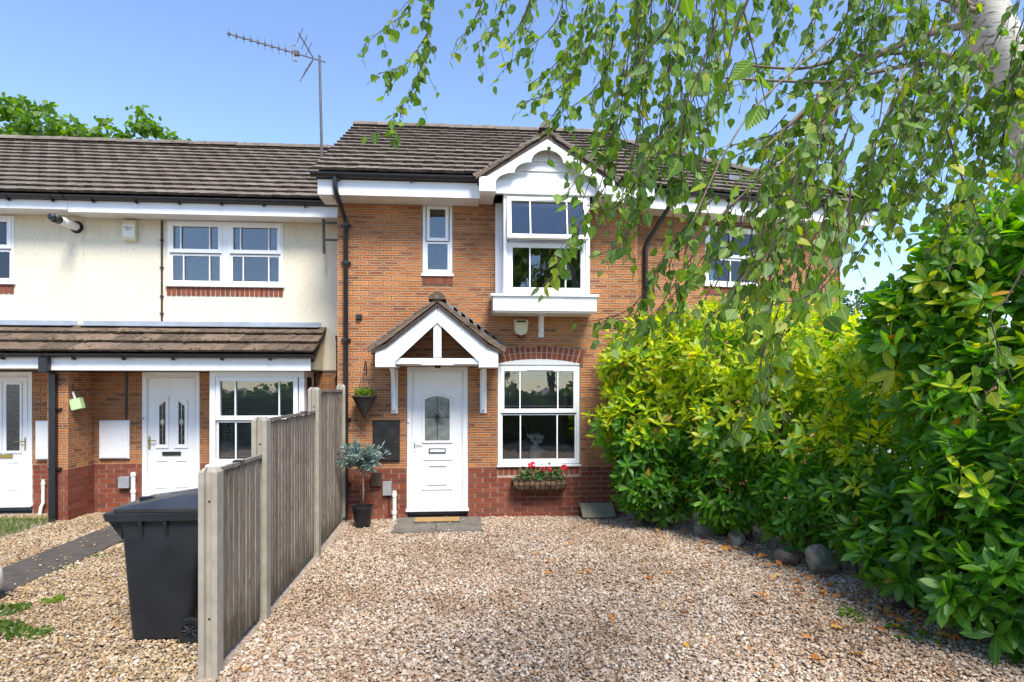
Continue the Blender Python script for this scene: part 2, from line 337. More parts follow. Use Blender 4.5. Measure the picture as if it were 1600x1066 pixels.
M['birch_leaf'] = leaf_mat('birch_leaf', [(0, (0.07, 0.14, 0.035)), (0.55, (0.115, 0.22, 0.03)), (0.9, (0.165, 0.28, 0.03)), (1, (0.34, 0.36, 0.03))], 0.42, (0.95, 1.0, 0.5), 0.42, 0.2, tval=2.2)
M['tree_leaf'] = leaf_mat('broad_leaf', [(0, (0.055, 0.115, 0.018)), (0.5, (0.085, 0.165, 0.022)), (1, (0.14, 0.22, 0.025))], 0.45, (1.0, 1.0, 0.4), 0.5, 0.0)
M['far_leaf'] = leaf_mat('grey_green_leaf', [(0, (0.06, 0.10, 0.035)), (1, (0.12, 0.17, 0.06))], 0.4, (1.0, 1.0, 0.6), 0.5, 0.0)
M['olive_leaf'] = leaf_mat('olive_leaf', [(0, (0.08, 0.14, 0.13)), (0.5, (0.15, 0.23, 0.215)), (1, (0.30, 0.37, 0.35))], 0.15, (0.9, 1.0, 0.8), 0.5, 0.1)
M['gera_leaf'] = leaf_mat('geranium_leaf', [(0, (0.035, 0.09, 0.025)), (1, (0.08, 0.17, 0.045))], 0.3, (1, 1, 0.5), 0.5, 0.0)
M['bright_leaf'] = leaf_mat('bright_leaf', [(0, (0.10, 0.20, 0.02)), (1, (0.22, 0.30, 0.03))], 0.35, (1, 1, 0.5), 0.5, 0.0)
M['grass'] = leaf_mat('grass_blade', [(0, (0.05, 0.10, 0.018)), (1, (0.12, 0.19, 0.03))], 0.35, (1, 1, 0.5), 0.55, 0.0)
M['dead_leaf'] = leaf_mat('dead_leaf', [(0, (0.36, 0.10, 0.02)), (0.4, (0.52, 0.19, 0.025)), (0.7, (0.40, 0.16, 0.05)), (1, (0.58, 0.34, 0.04))], 0.2, (1, 0.8, 0.5), 0.6, 0.2)
def pebble_mat(name, stops):
    m, nt = newmat(name); oi = nt.nodes.new('ShaderNodeObjectInfo')
    c = ramp(nt, oi.outputs['Random'], stops); co = coords(nt)
    n = noise(nt, co, 150, 3, 0.6)
    c = mixc(nt, 0.45, c, ramp(nt, n, [(0.3, (0.6, 0.57, 0.54)), (0.7, (1, 1, 1))]), 'MULTIPLY')
    big = noise(nt, co, 0.8, 6, 0.65)      # dirtier, browner patches where the stones are thin
    c = mixc(nt, 1.0, c, ramp(nt, big, [(0.36, (0.74, 0.67, 0.60)), (0.58, (1, 1, 1))]), 'MULTIPLY')
    finish(nt, c, 0.75, n, 0.3, 0.002, 0.3); return m
M['pebble_pink'] = pebble_mat('pink_pebble', [(0, (0.11, 0.075, 0.048)), (0.12, (0.29, 0.185, 0.105)), (0.28, (0.48, 0.33, 0.22)), (0.46, (0.58, 0.445, 0.335)), (0.60, (0.34, 0.275, 0.22)), (0.78, (0.64, 0.535, 0.43)), (0.93, (0.71, 0.64, 0.54)), (1, (0.46, 0.24, 0.085))])
M['pebble_gold'] = pebble_mat('golden_pebble', [(0, (0.15, 0.10, 0.065)), (0.15, (0.30, 0.19, 0.09)), (0.35, (0.46, 0.31, 0.15)), (0.55, (0.53, 0.40, 0.24)), (0.7, (0.36, 0.30, 0.24)), (0.85, (0.58, 0.48, 0.34)), (1, (0.66, 0.58, 0.46))])
# ------------------------------------------------------------------ shared building pieces
def unit_brick(mat):
    me = bpy.data.meshes.new('brick')
    v = [(-.5, 0, -.5), (.5, 0, -.5), (.5, 1, -.5), (-.5, 1, -.5), (-.5, 0, .5), (.5, 0, .5), (.5, 1, .5), (-.5, 1, .5)]
    f = [(0, 1, 5, 4), (1, 2, 6, 5), (3, 0, 4, 7), (4, 5, 6, 7), (3, 2, 1, 0)]
    me.from_pydata(v, [], f); ul = me.uv_layers.new(name='UVMap')
    uv = [(0, 0), (1, 0), (1, 1), (0, 1)] * 5
    ul.data.foreach_set('uv', [c for p in uv for c in p]); me.materials.append(mat); return me
BRICK_ME = {k: unit_brick(M[k]) for k in ('brick', 'red')}
UB_V = [(-.5, 0, -.5), (.5, 0, -.5), (.5, 1, -.5), (-.5, 1, -.5), (-.5, 0, .5), (.5, 0, .5), (.5, 1, .5), (-.5, 1, .5)]
UB_F = [(0, 1, 5, 4), (1, 2, 6, 5), (3, 0, 4, 7), (4, 5, 6, 7), (3, 2, 1, 0)]
UB_UV = [[(0, 0), (1, 0), (1, 1), (0, 1)]] * 5

class Brickwork:
    """collects the bricks of one house; the nearest 300 become single objects, the rest one joined part"""
    def __init__(s, root): s.root = root; s.items = []
    def course(s, wall, T, x0, x1, z0, z1, ops, red_below=0.76, arch=None):
        k = 0; z = z0
        while z + 0.04 < z1:
            h = min(0.065, z1 - z - 0.004); zc = z + h / 2
            iv = [(x0, x1)]
            bl = [(a, b) for a, b, c, d in ops if c - 0.02 < zc < d + 0.02]
            if arch:
                ax0, ax1, fz = arch
                xs = [ax0 + (ax1 - ax0) * i / 60 for i in range(61)]
                ins = [x for x in xs if fz(x) > zc > fz(x) - 0.24]
                if ins: bl.append((min(ins) - 0.01, max(ins) + 0.01))
            for a, b in bl:
                nv = []
                for p, q in iv:
                    if b <= p or a >= q: nv.append((p, q)); continue
                    if a > p: nv.append((p, a - 0.008))
                    if b < q: nv.append((b + 0.008, q))
                iv = nv
            off = 0.1125 if k % 2 else 0.0
            i0 = int((x0 - 1) / 0.225) - 1
            for p, q in iv:
                x = x0 - off - 0.225
                while x < q:
                    a, b = max(x, p), min(x + 0.215, q)
                    if b - a > 0.03:
                        kind = 'red' if zc < red_below else 'brick'
                        mt = T @ Matrix.Translation((0.5 * (a + b), random.uniform(-0.0025, 0.0015), zc + random.uniform(-0.001, 0.001))) @ Matrix.Diagonal((b - a, 0.03, h, 1))
                        s.items.append((wall, kind, mt))
                    x += 0.225
            z += 0.075; k += 1
    def done(s, n=300):
        W = Matrix.Translation(s.root.location) @ s.root.rotation_euler.to_matrix().to_4x4()
        def key(it):
            p = (W @ it[2]).translation; d = (p - CAMP).length
            xc = p.x * 0.9969 - p.y * 0.0785; zc = p.x * 0.0785 + p.y * 0.9969
            return d + (100 if abs(xc / zc) > 0.84 or (p.x > 2.2 and p.z < 2.6) else 0)
        s.items.sort(key=key)
        for wall, kind, mt in s.items[:n]:
            o = link('brick', BRICK_ME[kind], wall); o.matrix_local = mt
        if len(s.items) > n:
            mb = MB()
            for wall, kind, mt in s.items[n:]:
                mb.xf = mt; mb.add(UB_V, UB_F, 0 if kind == 'brick' else 1, UB_UV)
            tag(mb.build('brickwork', [M['brick'], M['red']], s.items[0][0]), kind='stuff')

def backing(root, T, x0, x1, z0, z1, ops, split=0.76, thick=0.24, name='wall'):
    """wall slab with openings, mortar coloured, pale below the red brick band"""
    mb = MB(T)
    xs = sorted({x0, x1, *[min(max(v, x0), x1) for o in ops for v in o[:2]]})
    zs = sorted({z0, z1, *([split] if z0 < split < z1 else []), *[min(max(v, z0), z1) for o in ops for v in o[2:4]]})
    for a, b in zip(xs, xs[1:]):
        for c, d in zip(zs, zs[1:]):
            mx, mz = (a + b) / 2, (c + d) / 2
            if any(o[0] < mx < o[1] and o[2] < mz < o[3] for o in ops): continue
            mb.box(a, b, 0.007, thick, c, d, 1 if mz < split else 0)
    return mb.build(name, [M['mortar'], M['mortar_pale']], root)

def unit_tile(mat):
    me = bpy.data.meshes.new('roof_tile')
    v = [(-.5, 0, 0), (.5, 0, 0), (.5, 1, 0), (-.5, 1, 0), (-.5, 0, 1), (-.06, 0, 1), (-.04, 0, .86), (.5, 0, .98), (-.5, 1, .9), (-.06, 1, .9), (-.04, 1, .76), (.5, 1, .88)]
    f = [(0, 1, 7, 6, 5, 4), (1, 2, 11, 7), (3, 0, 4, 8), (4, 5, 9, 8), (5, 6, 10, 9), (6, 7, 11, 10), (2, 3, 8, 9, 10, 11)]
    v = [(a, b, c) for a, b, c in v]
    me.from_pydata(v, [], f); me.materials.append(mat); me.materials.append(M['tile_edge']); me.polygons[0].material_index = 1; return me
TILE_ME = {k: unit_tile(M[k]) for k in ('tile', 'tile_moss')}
class Tiler:
    def __init__(s, root, roof): s.root = root; s.roof = roof; s.items = []
    def plane(s, o, u, v, width, length, mat='tile', tw=0.30, gauge=0.272, inside=None, th=0.040, stagger=True, lift=0.0):
        """o eaves corner, u along the eaves, v up the slope"""
        o, u, v = Vector(o), Vector(u).normalized(), Vector(v).normalized(); n = u.cross(v)
        rows = int(math.ceil(length / gauge - 0.05))
        for r in range(rows):
            y = r * gauge; L = min(gauge + 0.075, length - y + 0.02)
            x = -tw / 2 if (r % 2 and stagger) else 0.0
            while x < width - 0.02:
                a, b = max(x, 0), min(x + tw - 0.005, width); x += tw
                if b - a < 0.03: continue
                if inside and not inside((a + b) / 2, y + 0.13):
                    continue
                tilt = 0.115 + random.uniform(-0.01, 0.012)
                vv = (v * math.cos(tilt) - n * math.sin(tilt)); nn = u.cross(vv)
                c = o + u * ((a + b) / 2) + v * (y + random.uniform(-0.006, 0.004)) + n * (0.024 + lift + random.uniform(-0.002, 0.003))
                uu = (u + vv * random.uniform(-0.008, 0.008)).normalized()
                mt = Matrix((( *(uu * (b - a)), 0), (*(vv * L), 0), (*(nn * th), 0), (0, 0, 0, 1))).transposed()
                mt.translation = c
                s.items.append((mat, mt))
    def done(s, n=300):
        W = Matrix.Translation(s.root.location) @ s.root.rotation_euler.to_matrix().to_4x4()
        def key(it):
            p = (W @ it[1]).translation; xc = p.x * 0.9969 - p.y * 0.0785; zc = p.x * 0.0785 + p.y * 0.9969
            return (p - CAMP).length + (100 if abs(xc / zc) > 0.9 else 0)
        s.items.sort(key=key)
        for mat, mt in s.items[:n]:
            o = link('roof_tile', TILE_ME[mat], s.roof); o.matrix_local = mt
        if len(s.items) > n:
            mb = MB(); 
            for mat, mt in s.items[n:]:
                me = TILE_ME[mat]; mb.xf = mt
                fl = [tuple(p.vertices) for p in me.polygons]; vl = [v.co for v in me.vertices]; b0 = len(mb.v)
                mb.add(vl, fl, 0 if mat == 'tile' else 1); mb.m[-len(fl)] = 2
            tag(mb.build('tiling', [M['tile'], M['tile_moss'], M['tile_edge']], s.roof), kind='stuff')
def ridge(roof, p0, p1, r=0.115, mat='tile', seg=0.44):
    p0, p1 = Vector(p0), Vector(p1); d = p1 - p0; k = max(1, round(d.length / seg)); t = d.normalized()
    side = t.cross(Vector((0, 0, 1))).normalized(); up = side.cross(t)
    for i in range(k):
        a = p0 + d * (i / k) + t * 0.002; b = p0 + d * ((i + 1) / k) - t * 0.003; mb = MB()
        h = random.uniform(-0.004, 0.004)
        ring = [(math.cos(q) * r, math.sin(q) * r * 0.85 + h) for q in [math.pi * j / 6 for j in range(7)]]
        vsx = [a + side * x + up * z for x, z in ring] + [b + side * x + up * (z + 0.004) for x, z in ring]
        fs = [(j, j + 7, j + 8, j + 1) for j in range(6)] + [list(range(7)), list(range(13, 6, -1))]
        mb.add(vsx, fs); mb.build('ridge_tile', M[mat], roof)

def gutter(root, x0, x1, y, z, r=0.056, cap=True, brackets=1.0):
    mb = MB(); n = 8
    ring = [(y + math.cos(math.pi + math.pi * j / n) * r, z + math.sin(math.pi + math.pi * j / n) * r) for j in range(n + 1)]
    ring += [(y + math.cos(2 * math.pi - math.pi * j / n) * (r - 0.006), z + math.sin(2 * math.pi - math.pi * j / n) * (r - 0.006)) for j in range(n + 1)]
    mb.prism_x(ring, x0, x1)
    if cap:
        half = [(y + math.cos(math.pi + math.pi * j / n) * r * 1.04, z + math.sin(math.pi + math.pi * j / n) * r * 1.04) for j in range(n + 1)]
        mb.prism_x(half, x0 - 0.006, x0 - 0.001); mb.prism_x(half, x1 + 0.001, x1 + 0.006)
    g = mb.build('gutter', M['black'], root)
    x = x0 + 0.35
    while x < x1 - 0.1:
        b = MB(); rr = r * 1.1
        half = [(y + math.cos(math.pi + math.pi * j / n) * rr, z + math.sin(math.pi + math.pi * j / n) * rr) for j in range(n + 1)]
        b.prism_x(half, x, x + 0.03); b.box(x + 0.004, x + 0.026, y - 0.01, y + r + 0.012, z - r - 0.03, z - r + 0.006)
        b.build('gutter_bracket', M['black'], g); x += brackets
    return g

def sash(win, x0, x1, z0, z1, y, bars, fw=0.055, proud=0.0, hinge=None, vent=False, blind=False, blind_full=False):
    """one glazed light: frame, pane and glazing bars, all sub-parts of the window"""
    T = Matrix()
    if hinge: T = Matrix.Translation((0, y, z1)) @ Matrix.Rotation(hinge, 4, 'X') @ Matrix.Translation((0, -y, -z1))
    mb = MB(T); mb.frame(x0, x1, z0, z1, fw, y - proud, y + 0.05)
    mb.build('sash_frame', M['white'], win, bevel=0.006)
    xs = [x0 + fw] + [x0 + (x1 - x0) * b for b in bars] + [x1 - fw]
    for b in bars:
        q = MB(T); xb = x0 + (x1 - x0) * b; q.box(xb - 0.009, xb + 0.009, y - 0.004 - proud * .3, y + 0.016, z0 + fw - .002, z1 - fw + .002); q.build('glazing_bar', M['white'], win)
    mb = MB(T); mb.box(x0 + fw - 0.005, x1 - fw + 0.005, y + 0.018, y + 0.024, z0 + fw - 0.005, z1 - fw + 0.005); mb.build('pane', M['glass'], win)
    if vent:
        q = MB(T); xm = (x0 + x1) / 2 + 0.02; q.box(xm - 0.2, xm + 0.2, y - proud - 0.012, y - proud - 0.001, z1 - 0.045, z1 - 0.022); q.build('trickle_vent', M['white'], win, bevel=0.003)
def blind(win, x0, x1, z0, z1, y, gap=0.028):
    mb = MB(); z = z1
    while z > z0 + 0.02:
        mb.add([(x0, y, z - 0.006), (x1, y, z - 0.006), (x1, y + 0.02, z + 0.006), (x0, y + 0.02, z + 0.006)], [(0, 1, 2, 3)]); z -= gap
    mb.box(x0, x1, y, y + 0.02, z0 - 0.01, z0 + 0.012); mb.box(x0, x1, y, y + 0.03, z1 + 0.005, z1 + 0.04)
    for t in (0.12, 0.88): mb.box(x0 + (x1 - x0) * t, x0 + (x1 - x0) * t + 0.003, y - 0.004, y - 0.002, z0, z1)
    tag(mb.build('blind', M['blind'], win), kind='stuff')
def moulding(mb, x0, x1, z0, z1, y, w=0.022, d=0.012):
    """raised picture-frame moulding with a bevelled profile"""
    o = [(x0, z0), (x1, z0), (x1, z1), (x0, z1)]
    def inset(k): return [(x0 + k, z0 + k), (x1 - k, z0 + k), (x1 - k, z1 - k), (x0 + k, z1 - k)]
    rings = [(0, 0), (w * .25, d), (w * .7, d), (w, 0.0)]
    vsx = []
    for k, h in rings: vsx += [(x, y - h, z) for x, z in inset(k)]
    fs = [(r * 4 + i, r * 4 + (i + 1) % 4, r * 4 + 4 + (i + 1) % 4, r * 4 + 4 + i) for r in range(3) for i in range(4)]
    mb.add(vsx, fs)
def soldier(root, wall, x0, x1, z0, z1, y, n):
    w = (x1 - x0) / n
    for i in range(n):
        o = link('sill_brick', BRICK_ME['red'], wall)
        o.matrix_local = Matrix.Translation((x0 + (i + .5) * w, y + random.uniform(-.002, .002), (z0 + z1) / 2)) @ Matrix.Rotation(R(90), 4, 'Y') @ Matrix.Diagonal((z1 - z0, 0.03, w - 0.011, 1))
def text_mesh(body, size, name, mat, parent, loc, rot=(R(90), 0, 0), sx=1.0):
    cu = bpy.data.curves.new(name, 'FONT'); cu.body = body; cu.size = size; cu.align_x = 'CENTER'; cu.extrude = 0.001
    t = bpy.data.objects.new(name, cu); COL.objects.link(t)
    dg = bpy.context.evaluated_depsgraph_get(); me = bpy.data.meshes.new_from_object(t.evaluated_get(dg))
    bpy.data.objects.remove(t); bpy.data.curves.remove(cu); me.materials.clear(); me.materials.append(mat)
    o = link(name, me, parent); o.location = loc; o.rotation_euler = rot; o.scale = (sx, 1, 1); return o
# ------------------------------------------------------------------ ground
mb = MB(); mb.add([(-600, -600, -0.02), (600, -600, -0.02), (600, 600, -0.02), (-600, 600, -0.02)], [(0, 1, 2, 3)])
tag(mb.build('ground', M['ground']), kind='structure')
mb = MB(); mb.add([(-12, -5.0, -0.012), (7.5, -5.0, -0.012), (7.5, 9.9, -0.012), (-12, 9.9, -0.012)], [(0, 1, 2, 3)])
tag(mb.build('gravel_bed', M['gravel_bed']), kind='structure')

mb = MB(); mb.add([(-40, -6.5, -0.006), (40, -6.5, -0.006), (40, -0.3, -0.006), (-40, -0.3, -0.006)], [(0, 1, 2, 3)])
tag(mb.build('lane', M['asphalt']), kind='structure')  # unseen dark strip added behind the camera to darken window reflections

# ------------------------------------------------------------------ main brick house
YF = 8.92
H1 = thing('brick_house', 'orange brick house with gabled bay window above a white front door under a pitched canopy', 'house', (0.37, YF, 0))
I4 = Matrix()
def L1(x, y, z): return (x - 0.37, y - YF, z)
class MH(MB):
    def __init__(s, rt=None): super().__init__(Matrix.Translation(-(rt or H1).location))
def TW(root, x, y): return Matrix.Translation(Vector((0, y, 0)) - root.location)

arch_in = lambda x: 2.30 + 0.07 * (1 - ((x - 1.11) / 0.64) ** 2)
arch_out = lambda x: arch_in(x) + 0.205
OPS1 = [(-0.86, 0.04, 0.0, 2.262), (0.49, 1.735, 0.756, 2.30), (-0.633, -0.188, 3.62, 4.9), (0.60, 1.74, 3.30, 4.9)]
T1 = TW(H1, 0, YF)
wall1 = backing(H1, T1, -1.87, 2.62, -0.05, 4.72, OPS1)
bw = Brickwork(H1)
bw.course(wall1, T1, -1.87, 2.62, 0.0, 4.70, OPS1 + [(-0.635, -0.19, 3.476, 3.62), (0.49, 1.735, 0.63, 0.75)], arch=(0.465, 1.765, arch_out))
bw.done()
# side and back walls, floors: the closed body of the house
mb = MH(); mb.box(-1.87, -1.64, YF + 0.25, 14.2, 0, 4.75); mb.box(2.39, 2.62, YF + 0.25, 14.2, 0, 4.75); mb.box(-1.63, 2.38, 14.0, 14.2, 0, 4.75)
mb.add([(-1.868, YF + .2, 4.75), (-1.868, 11.45, 6.70), (-1.868, 14.5, 4.75), (-1.7, YF + .2, 4.75), (-1.7, 11.45, 6.70), (-1.7, 14.5, 4.75)], [(0, 2, 1), (3, 4, 5), (0, 1, 4, 3), (1, 2, 5, 4)])
mb.build('side_wall', M['brick'], H1)
mb = MH(); mb.box(-1.63, 2.38, YF + .3, 13.9, 2.45, 2.62); mb.box(-1.63, 2.38, YF + .3, 13.9, -0.02, 0.03); mb.box(-1.63, 2.38, 12.4, 12.5, 0.04, 4.7); mb.box(0.22, 0.30, YF + 0.3, 12.3, 0.04, 2.44)
mb.build('interior', M['room'], H1)
mb = MH(); mb.box(0.5, 1.2, 10.6, 11.2, 0.04, 0.85); mb.box(1.5, 2.2, 10.2, 11.5, 0.04, 0.75); mb.box(0.6, 0.64, 10.0, 10.04, 0.04, 1.35); mb.box(1.0, 1.04, 10.0, 10.04, 0.04, 1.35)
mb.box(0.64, 1.0, 10.0, 10.03, 1.05, 1.12); mb.box(0.64, 1.0, 10.0, 10.03, 1.22, 1.3)
mb.build('furniture', M['room_dark'], H1)
# brick arch over the window: two rings of headers
w_n = 17
for row in (0, 1):
    for i in range(w_n):
        t = (i + 0.5) / w_n; x = 0.46 + t * 1.30; s = -2 * 0.07 * ((x - 1.11) / 0.64 ** 2)
        ang = math.atan(s) * 1.6; nx, nz = -math.sin(ang), math.cos(ang)
        o = link('arch_brick', BRICK_ME['red'], wall1); d = 0.05 + row * 0.104
        o.matrix_local = T1 @ Matrix.Translation((x + nx * d, random.uniform(-.003, 0), arch_in(x) + nz * d)) @ Matrix.Rotation(-ang, 4, 'Y') @ Matrix.Rotation(R(90), 4, 'Y') @ Matrix.Diagonal((0.094, 0.03, 0.066, 1))
o = MB(T1); pts = [(0.465 + 1.30 * i / 20, arch_in(0.465 + 1.30 * i / 20) - 0.002) for i in range(21)]
o.prism(pts + [(x, z + 0.212) for x, z in pts[::-1]], 0.0045, 0.0065); o.build('arch_mortar', M['mortar_pale'], wall1)
soldier(H1, wall1, -0.63 - .37, -0.19 - .37, 3.48, 3.615, 0, 6)
soldier(H1, wall1, 0.49 - .37, 1.735 - .37, 0.635, 0.748, 0, 15)

# roof
PITCH = math.atan2(6.86 - 4.93, 11.45 - 8.40); SL = math.hypot(6.86 - 4.93, 11.45 - 8.40)
VUP = Vector((0, math.cos(PITCH), math.sin(PITCH)))
mb = MH(); pr = [(8.43, 4.90), (11.45, 6.81), (14.5, 4.90), (14.5, 4.84), (11.45, 6.70), (8.50, 4.84)]
mb.prism_x(pr, -2.07, 2.75); roof1 = mb.build('roof', M['brown_cable'], H1)
tl = Tiler(H1, roof1)
def in_main(x, y):   # leave out what the bay gable roof covers
    X = x - 2.1; Y = 8.40 + y * math.cos(PITCH)
    return not (abs(X - 1.14) < 0.97 - (Y - 8.30) * 0.80)
tl.plane(L1(-2.10, 8.40, 4.93), (1, 0, 0), VUP, 4.92, SL, inside=in_main)
ridge(roof1, L1(-2.10, 11.46, 6.88), L1(2.82, 11.46, 6.88))
mb = MH(); mb.box(-2.04, -1.86, 8.52, 8.9, 4.62, 4.66); mb.prism_x([(8.52, 4.67), (8.52, 4.90), (11.45, 6.76), (11.45, 6.60), (9.3, 5.2), (9.3, 4.9), (8.9, 4.67)], -2.045, -2.02); mb.build('verge_board', M['white_old'], H1)
for xa, xb in ((-2.04, 0.20), (2.08, 2.75)):
    mb = MH(); mb.box(xa, xb, 8.505, YF + 0.01, 4.655, 4.672); mb.build('soffit', M['white_old'], H1)
mb = MH(); mb.box(-2.05, 0.215, 8.478, 8.50, 4.635, 4.85); mb.build('fascia', M['white'], H1, bevel=0.004)
mb = MH(); mb.box(2.06, 2.75, 8.478, 8.50, 4.635, 4.85); mb.build('fascia', M['white'], H1, bevel=0.004)
g = gutter(H1, -2.12 - .37, 0.14 - .37, 8.415 - YF, 4.915, 0.06)
mb = MH(); mb.tube([(0.14, 8.415, 4.90), (0.20, 8.40, 4.92), (0.22, 8.36, 4.97)], 0.058, 8); mb.build('gutter_end', M['black'], g, smooth=True)
mb = MH(); x = -1.74
mb.tube([(-1.80, 8.415, 4.86), (-1.80, 8.415, 4.74), (-1.79, 8.45, 4.66), (-1.75, 8.80, 4.42), (x, 8.862, 4.34), (x, 8.862, 0.12), (x - .01, 8.83, 0.02)], 0.036, 10)
dp = mb.build('downpipe', M['black'], H1, smooth='auto')
for z in (4.3, 3.75, 2.62, 1.45, 0.5):
    mb = MH(); mb.lathe([(0.043, 0), (0.043, 0.05)], (x, 8.862, z), 10); mb.box(x - 0.07, x + 0.07, 8.885, 8.915, z + 0.01, z + 0.04); mb.build('pipe_clip', M['black'], dp)

# bay window with gable
GX, GZ, GH = 1.15, 5.53, 0.97       # gable apex x, apex z, half width of the tiles
mb = MH(); mb.box(0.575, 1.765, 8.50, YF - 0.002, 3.26, 3.30); mb.box(0.575, 1.765, 8.46, YF - 0.002, 4.66, 4.70)
mb.box(0.545, 0.60, 8.45, 8.53, 3.28, 4.70); mb.box(1.735, 1.79, 8.45, 8.53, 3.28, 4.70)
mb.box(0.45, 0.56, YF - 0.035, YF - 0.004, 3.28, 4.70); mb.box(1.77, 1.85, YF - 0.035, YF - 0.004, 3.28, 4.70)
mb.box(0.545, 0.57, 8.54, YF - 0.04, 3.28, 3.92); mb.box(1.76, 1.79, 8.54, YF - 0.04, 3.28, 3.92); mb.box(0.545, 0.57, 8.54, YF - 0.04, 4.63, 4.70); mb.box(1.76, 1.79, 8.54, YF - 0.04, 4.63, 4.70)
bay = mb.build('bay_window', M['white'], H1, bevel=0.004)
for xx in (0.552, 1.772):
    mb = MH(); mb.box(xx, xx + 0.006, 8.54, YF - 0.04, 3.921, 4.629); mb.build('pane', M['glass'], bay)
bv = bpy.data.objects.new('tmp', None)
class _W:  # sash() builds in the root's local frame
    pass
def lx(v): return v - 0.37
sash(bay, lx(0.602), lx(1.733), 3.30, 4.02, 8.47 - YF, (0.285, 0.74), 0.075)
sash(bay, lx(0.590), lx(1.745), 4.03, 4.655, 8.445 - YF, (0.285, 0.74), 0.062, proud=0.02, hinge=R(-11), vent=True)
mb = MH(); mb.box(0.62, 1.72, 8.50, 8.55, 4.015, 4.06); mb.build('transom', M['white'], bay)
mb = MH(); mb.prism_x([(8.40, 3.24), (8.40, 3.275), (YF - .003, 3.30), (YF - .003, 3.24)], 0.36, 1.915); mb.build('sill', M['white'], bay, bevel=0.005)
mb = MH(); mb.box(0.395, 1.885, 8.43, YF - .003, 3.035, 3.238); mb.box(0.42, 1.86, 8.46, YF - .003, 3.012, 3.034); mb.build('base_panel', M['white'], bay, bevel=0.004)
def corbel(root, x, ztop, zbot, y_wall, reach, parent, w=0.055, plate=0.10):
    """timber bracket: wall plate and an S-curved strut"""
    mb = MB(Matrix.Translation(-root.location)); mb.box(x - plate / 2, x + plate / 2, y_wall - 0.022, y_wall - 0.001, zbot, ztop - 0.01); h = ztop - zbot
    n = 14; out = []; inn = []
    for i in range(n + 1):
        t = i / n; d = 0.045 + (reach - 0.045) * (t ** 2.2) + 0.018 * math.sin(t * 9); z = zbot + 0.05 + (h - 0.055) * t
        out.append((y_wall - 0.022 - d, z)); inn.append((y_wall - 0.022, z))
    mb.prism_x(out + inn[::-1], x - w / 2, x + w / 2); mb.box(x - w / 2 - .006, x + w / 2 + .006, y_wall - reach - 0.06, y_wall - 0.023, ztop - 0.032, ztop - 0.006)
    mb.box(x - w / 2 - .005, x + w / 2 + .005, y_wall - 0.08, y_wall - 0.023, zbot + 0.10, zbot + 0.125)
    return mb.build('bracket', M['white'], parent, bevel=0.003)
corbel(H1, 1.14, 3.015, 2.70, YF, 0.13, bay, 0.05, 0.085)
# gable: tiled roof, scalloped bargeboard, shiplap boards
sl = 0.655
mb = MH(); zt = GZ - 0.02
mb.prism([(GX - GH, zt - GH * sl), (GX, zt), (GX + GH, zt - GH * sl), (GX + GH, zt - GH * sl - 0.07), (GX, zt - 0.08), (GX - GH, zt - GH * sl - 0.07)], 8.27, 9.7)
gab = mb.build('gable_roof', M['brown_cable'], H1)
ga = math.atan(sl); tg = Tiler(H1, gab)
gl_len = GH / math.cos(ga) + 0.05
for sgn in (-1, 1):
    up = Vector((-sgn * math.cos(ga), 0, math.sin(ga)))
    u = Vector((0, -1, 0)) if sgn < 0 else Vector((0, 1, 0))
    o = L1(GX + sgn * (GH + 0.04), 9.75 if sgn < 0 else 8.24, zt - (GH + 0.04) * sl)
    def ing(x, y, sgn=sgn):
        Y = 9.75 - x if sgn < 0 else 8.24 + x
        Z = zt - (GH + .04) * sl + y * math.sin(ga)
        return Z > 4.93 + (Y - 8.4) * math.tan(PITCH) - 0.16
    tg.plane(o, u, up, 1.51, gl_len, tw=0.30, gauge=0.25, inside=ing)
tg.done()
ridge(gab, L1(GX, 8.22, GZ + 0.035), L1(GX, 9.45, GZ + 0.035), 0.12, seg=0.42)
# verge mortar strips
for sgn in (-1, 1):
    mb = MH(); mb.prism([(GX + sgn * (GH + .03), zt - (GH + .03) * sl - 0.02), (GX, zt), (GX, zt + 0.055), (GX + sgn * (GH + .04), zt - (GH + .04) * sl + 0.03)], 8.245, 8.30); mb.build('verge', M['tile_moss'], gab)
# bargeboard outline with three scallops each side
def scallop():
    pts = []
    segs = [((1.93 - GX), 4.80, (1.66 - GX), 5.035, 0.095), ((1.66 - GX), 5.035, (1.39 - GX), 5.20, 0.07), ((1.39 - GX), 5.20, 0.0, 5.345, 0.0)]
    for j in range(13):          # lower lobe, then the middle lobe, then the top arch
        q = math.pi / 2 * j / 12; pts.append((GX + 0.73 - 0.265 * (1 - math.cos(q)), 4.78 + 0.165 * math.sin(q)))
    for j in range(0, 10):
        q = math.pi / 2 * j / 9; pts.append((GX + 0.462 - 0.235 * (1 - math.cos(q)), 4.945 + 0.155 * math.sin(q)))
    for j in range(0, 13):
        q = math.pi / 2 * j / 12; pts.append((GX + 0.225 * math.cos(q), 5.10 + 0.175 * math.sin(q)))
    return pts
sc_r = scallop(); sc_l = [(2 * GX - x, z) for x, z in sc_r[::-1]][1:]
inner = sc_r + sc_l      # right bottom -> apex -> left bottom
outer = [(GX - 0.74, 4.735), (GX - 0.93, 4.735), (GX - 0.93, 4.90), (GX, zt - 0.01), (GX + 0.93, 4.90), (GX + 0.93, 4.735), (GX + 0.74, 4.735)]
mb = MH(); half_r = sc_r + [(GX, zt - 0.01), (GX + 0.93, zt - 0.01 - 0.93 * sl), (GX + 0.93, 4.78)]
mb.prism([(x, z) for x, z in half_r], 8.275, 8.30); mb.build('bargeboard', M['white'], gab)
mb = MH(); mb.prism([(2 * GX - x - 0.002, z) for x, z in half_r], 8.275, 8.30); mb.build('bargeboard', M['white'], gab)
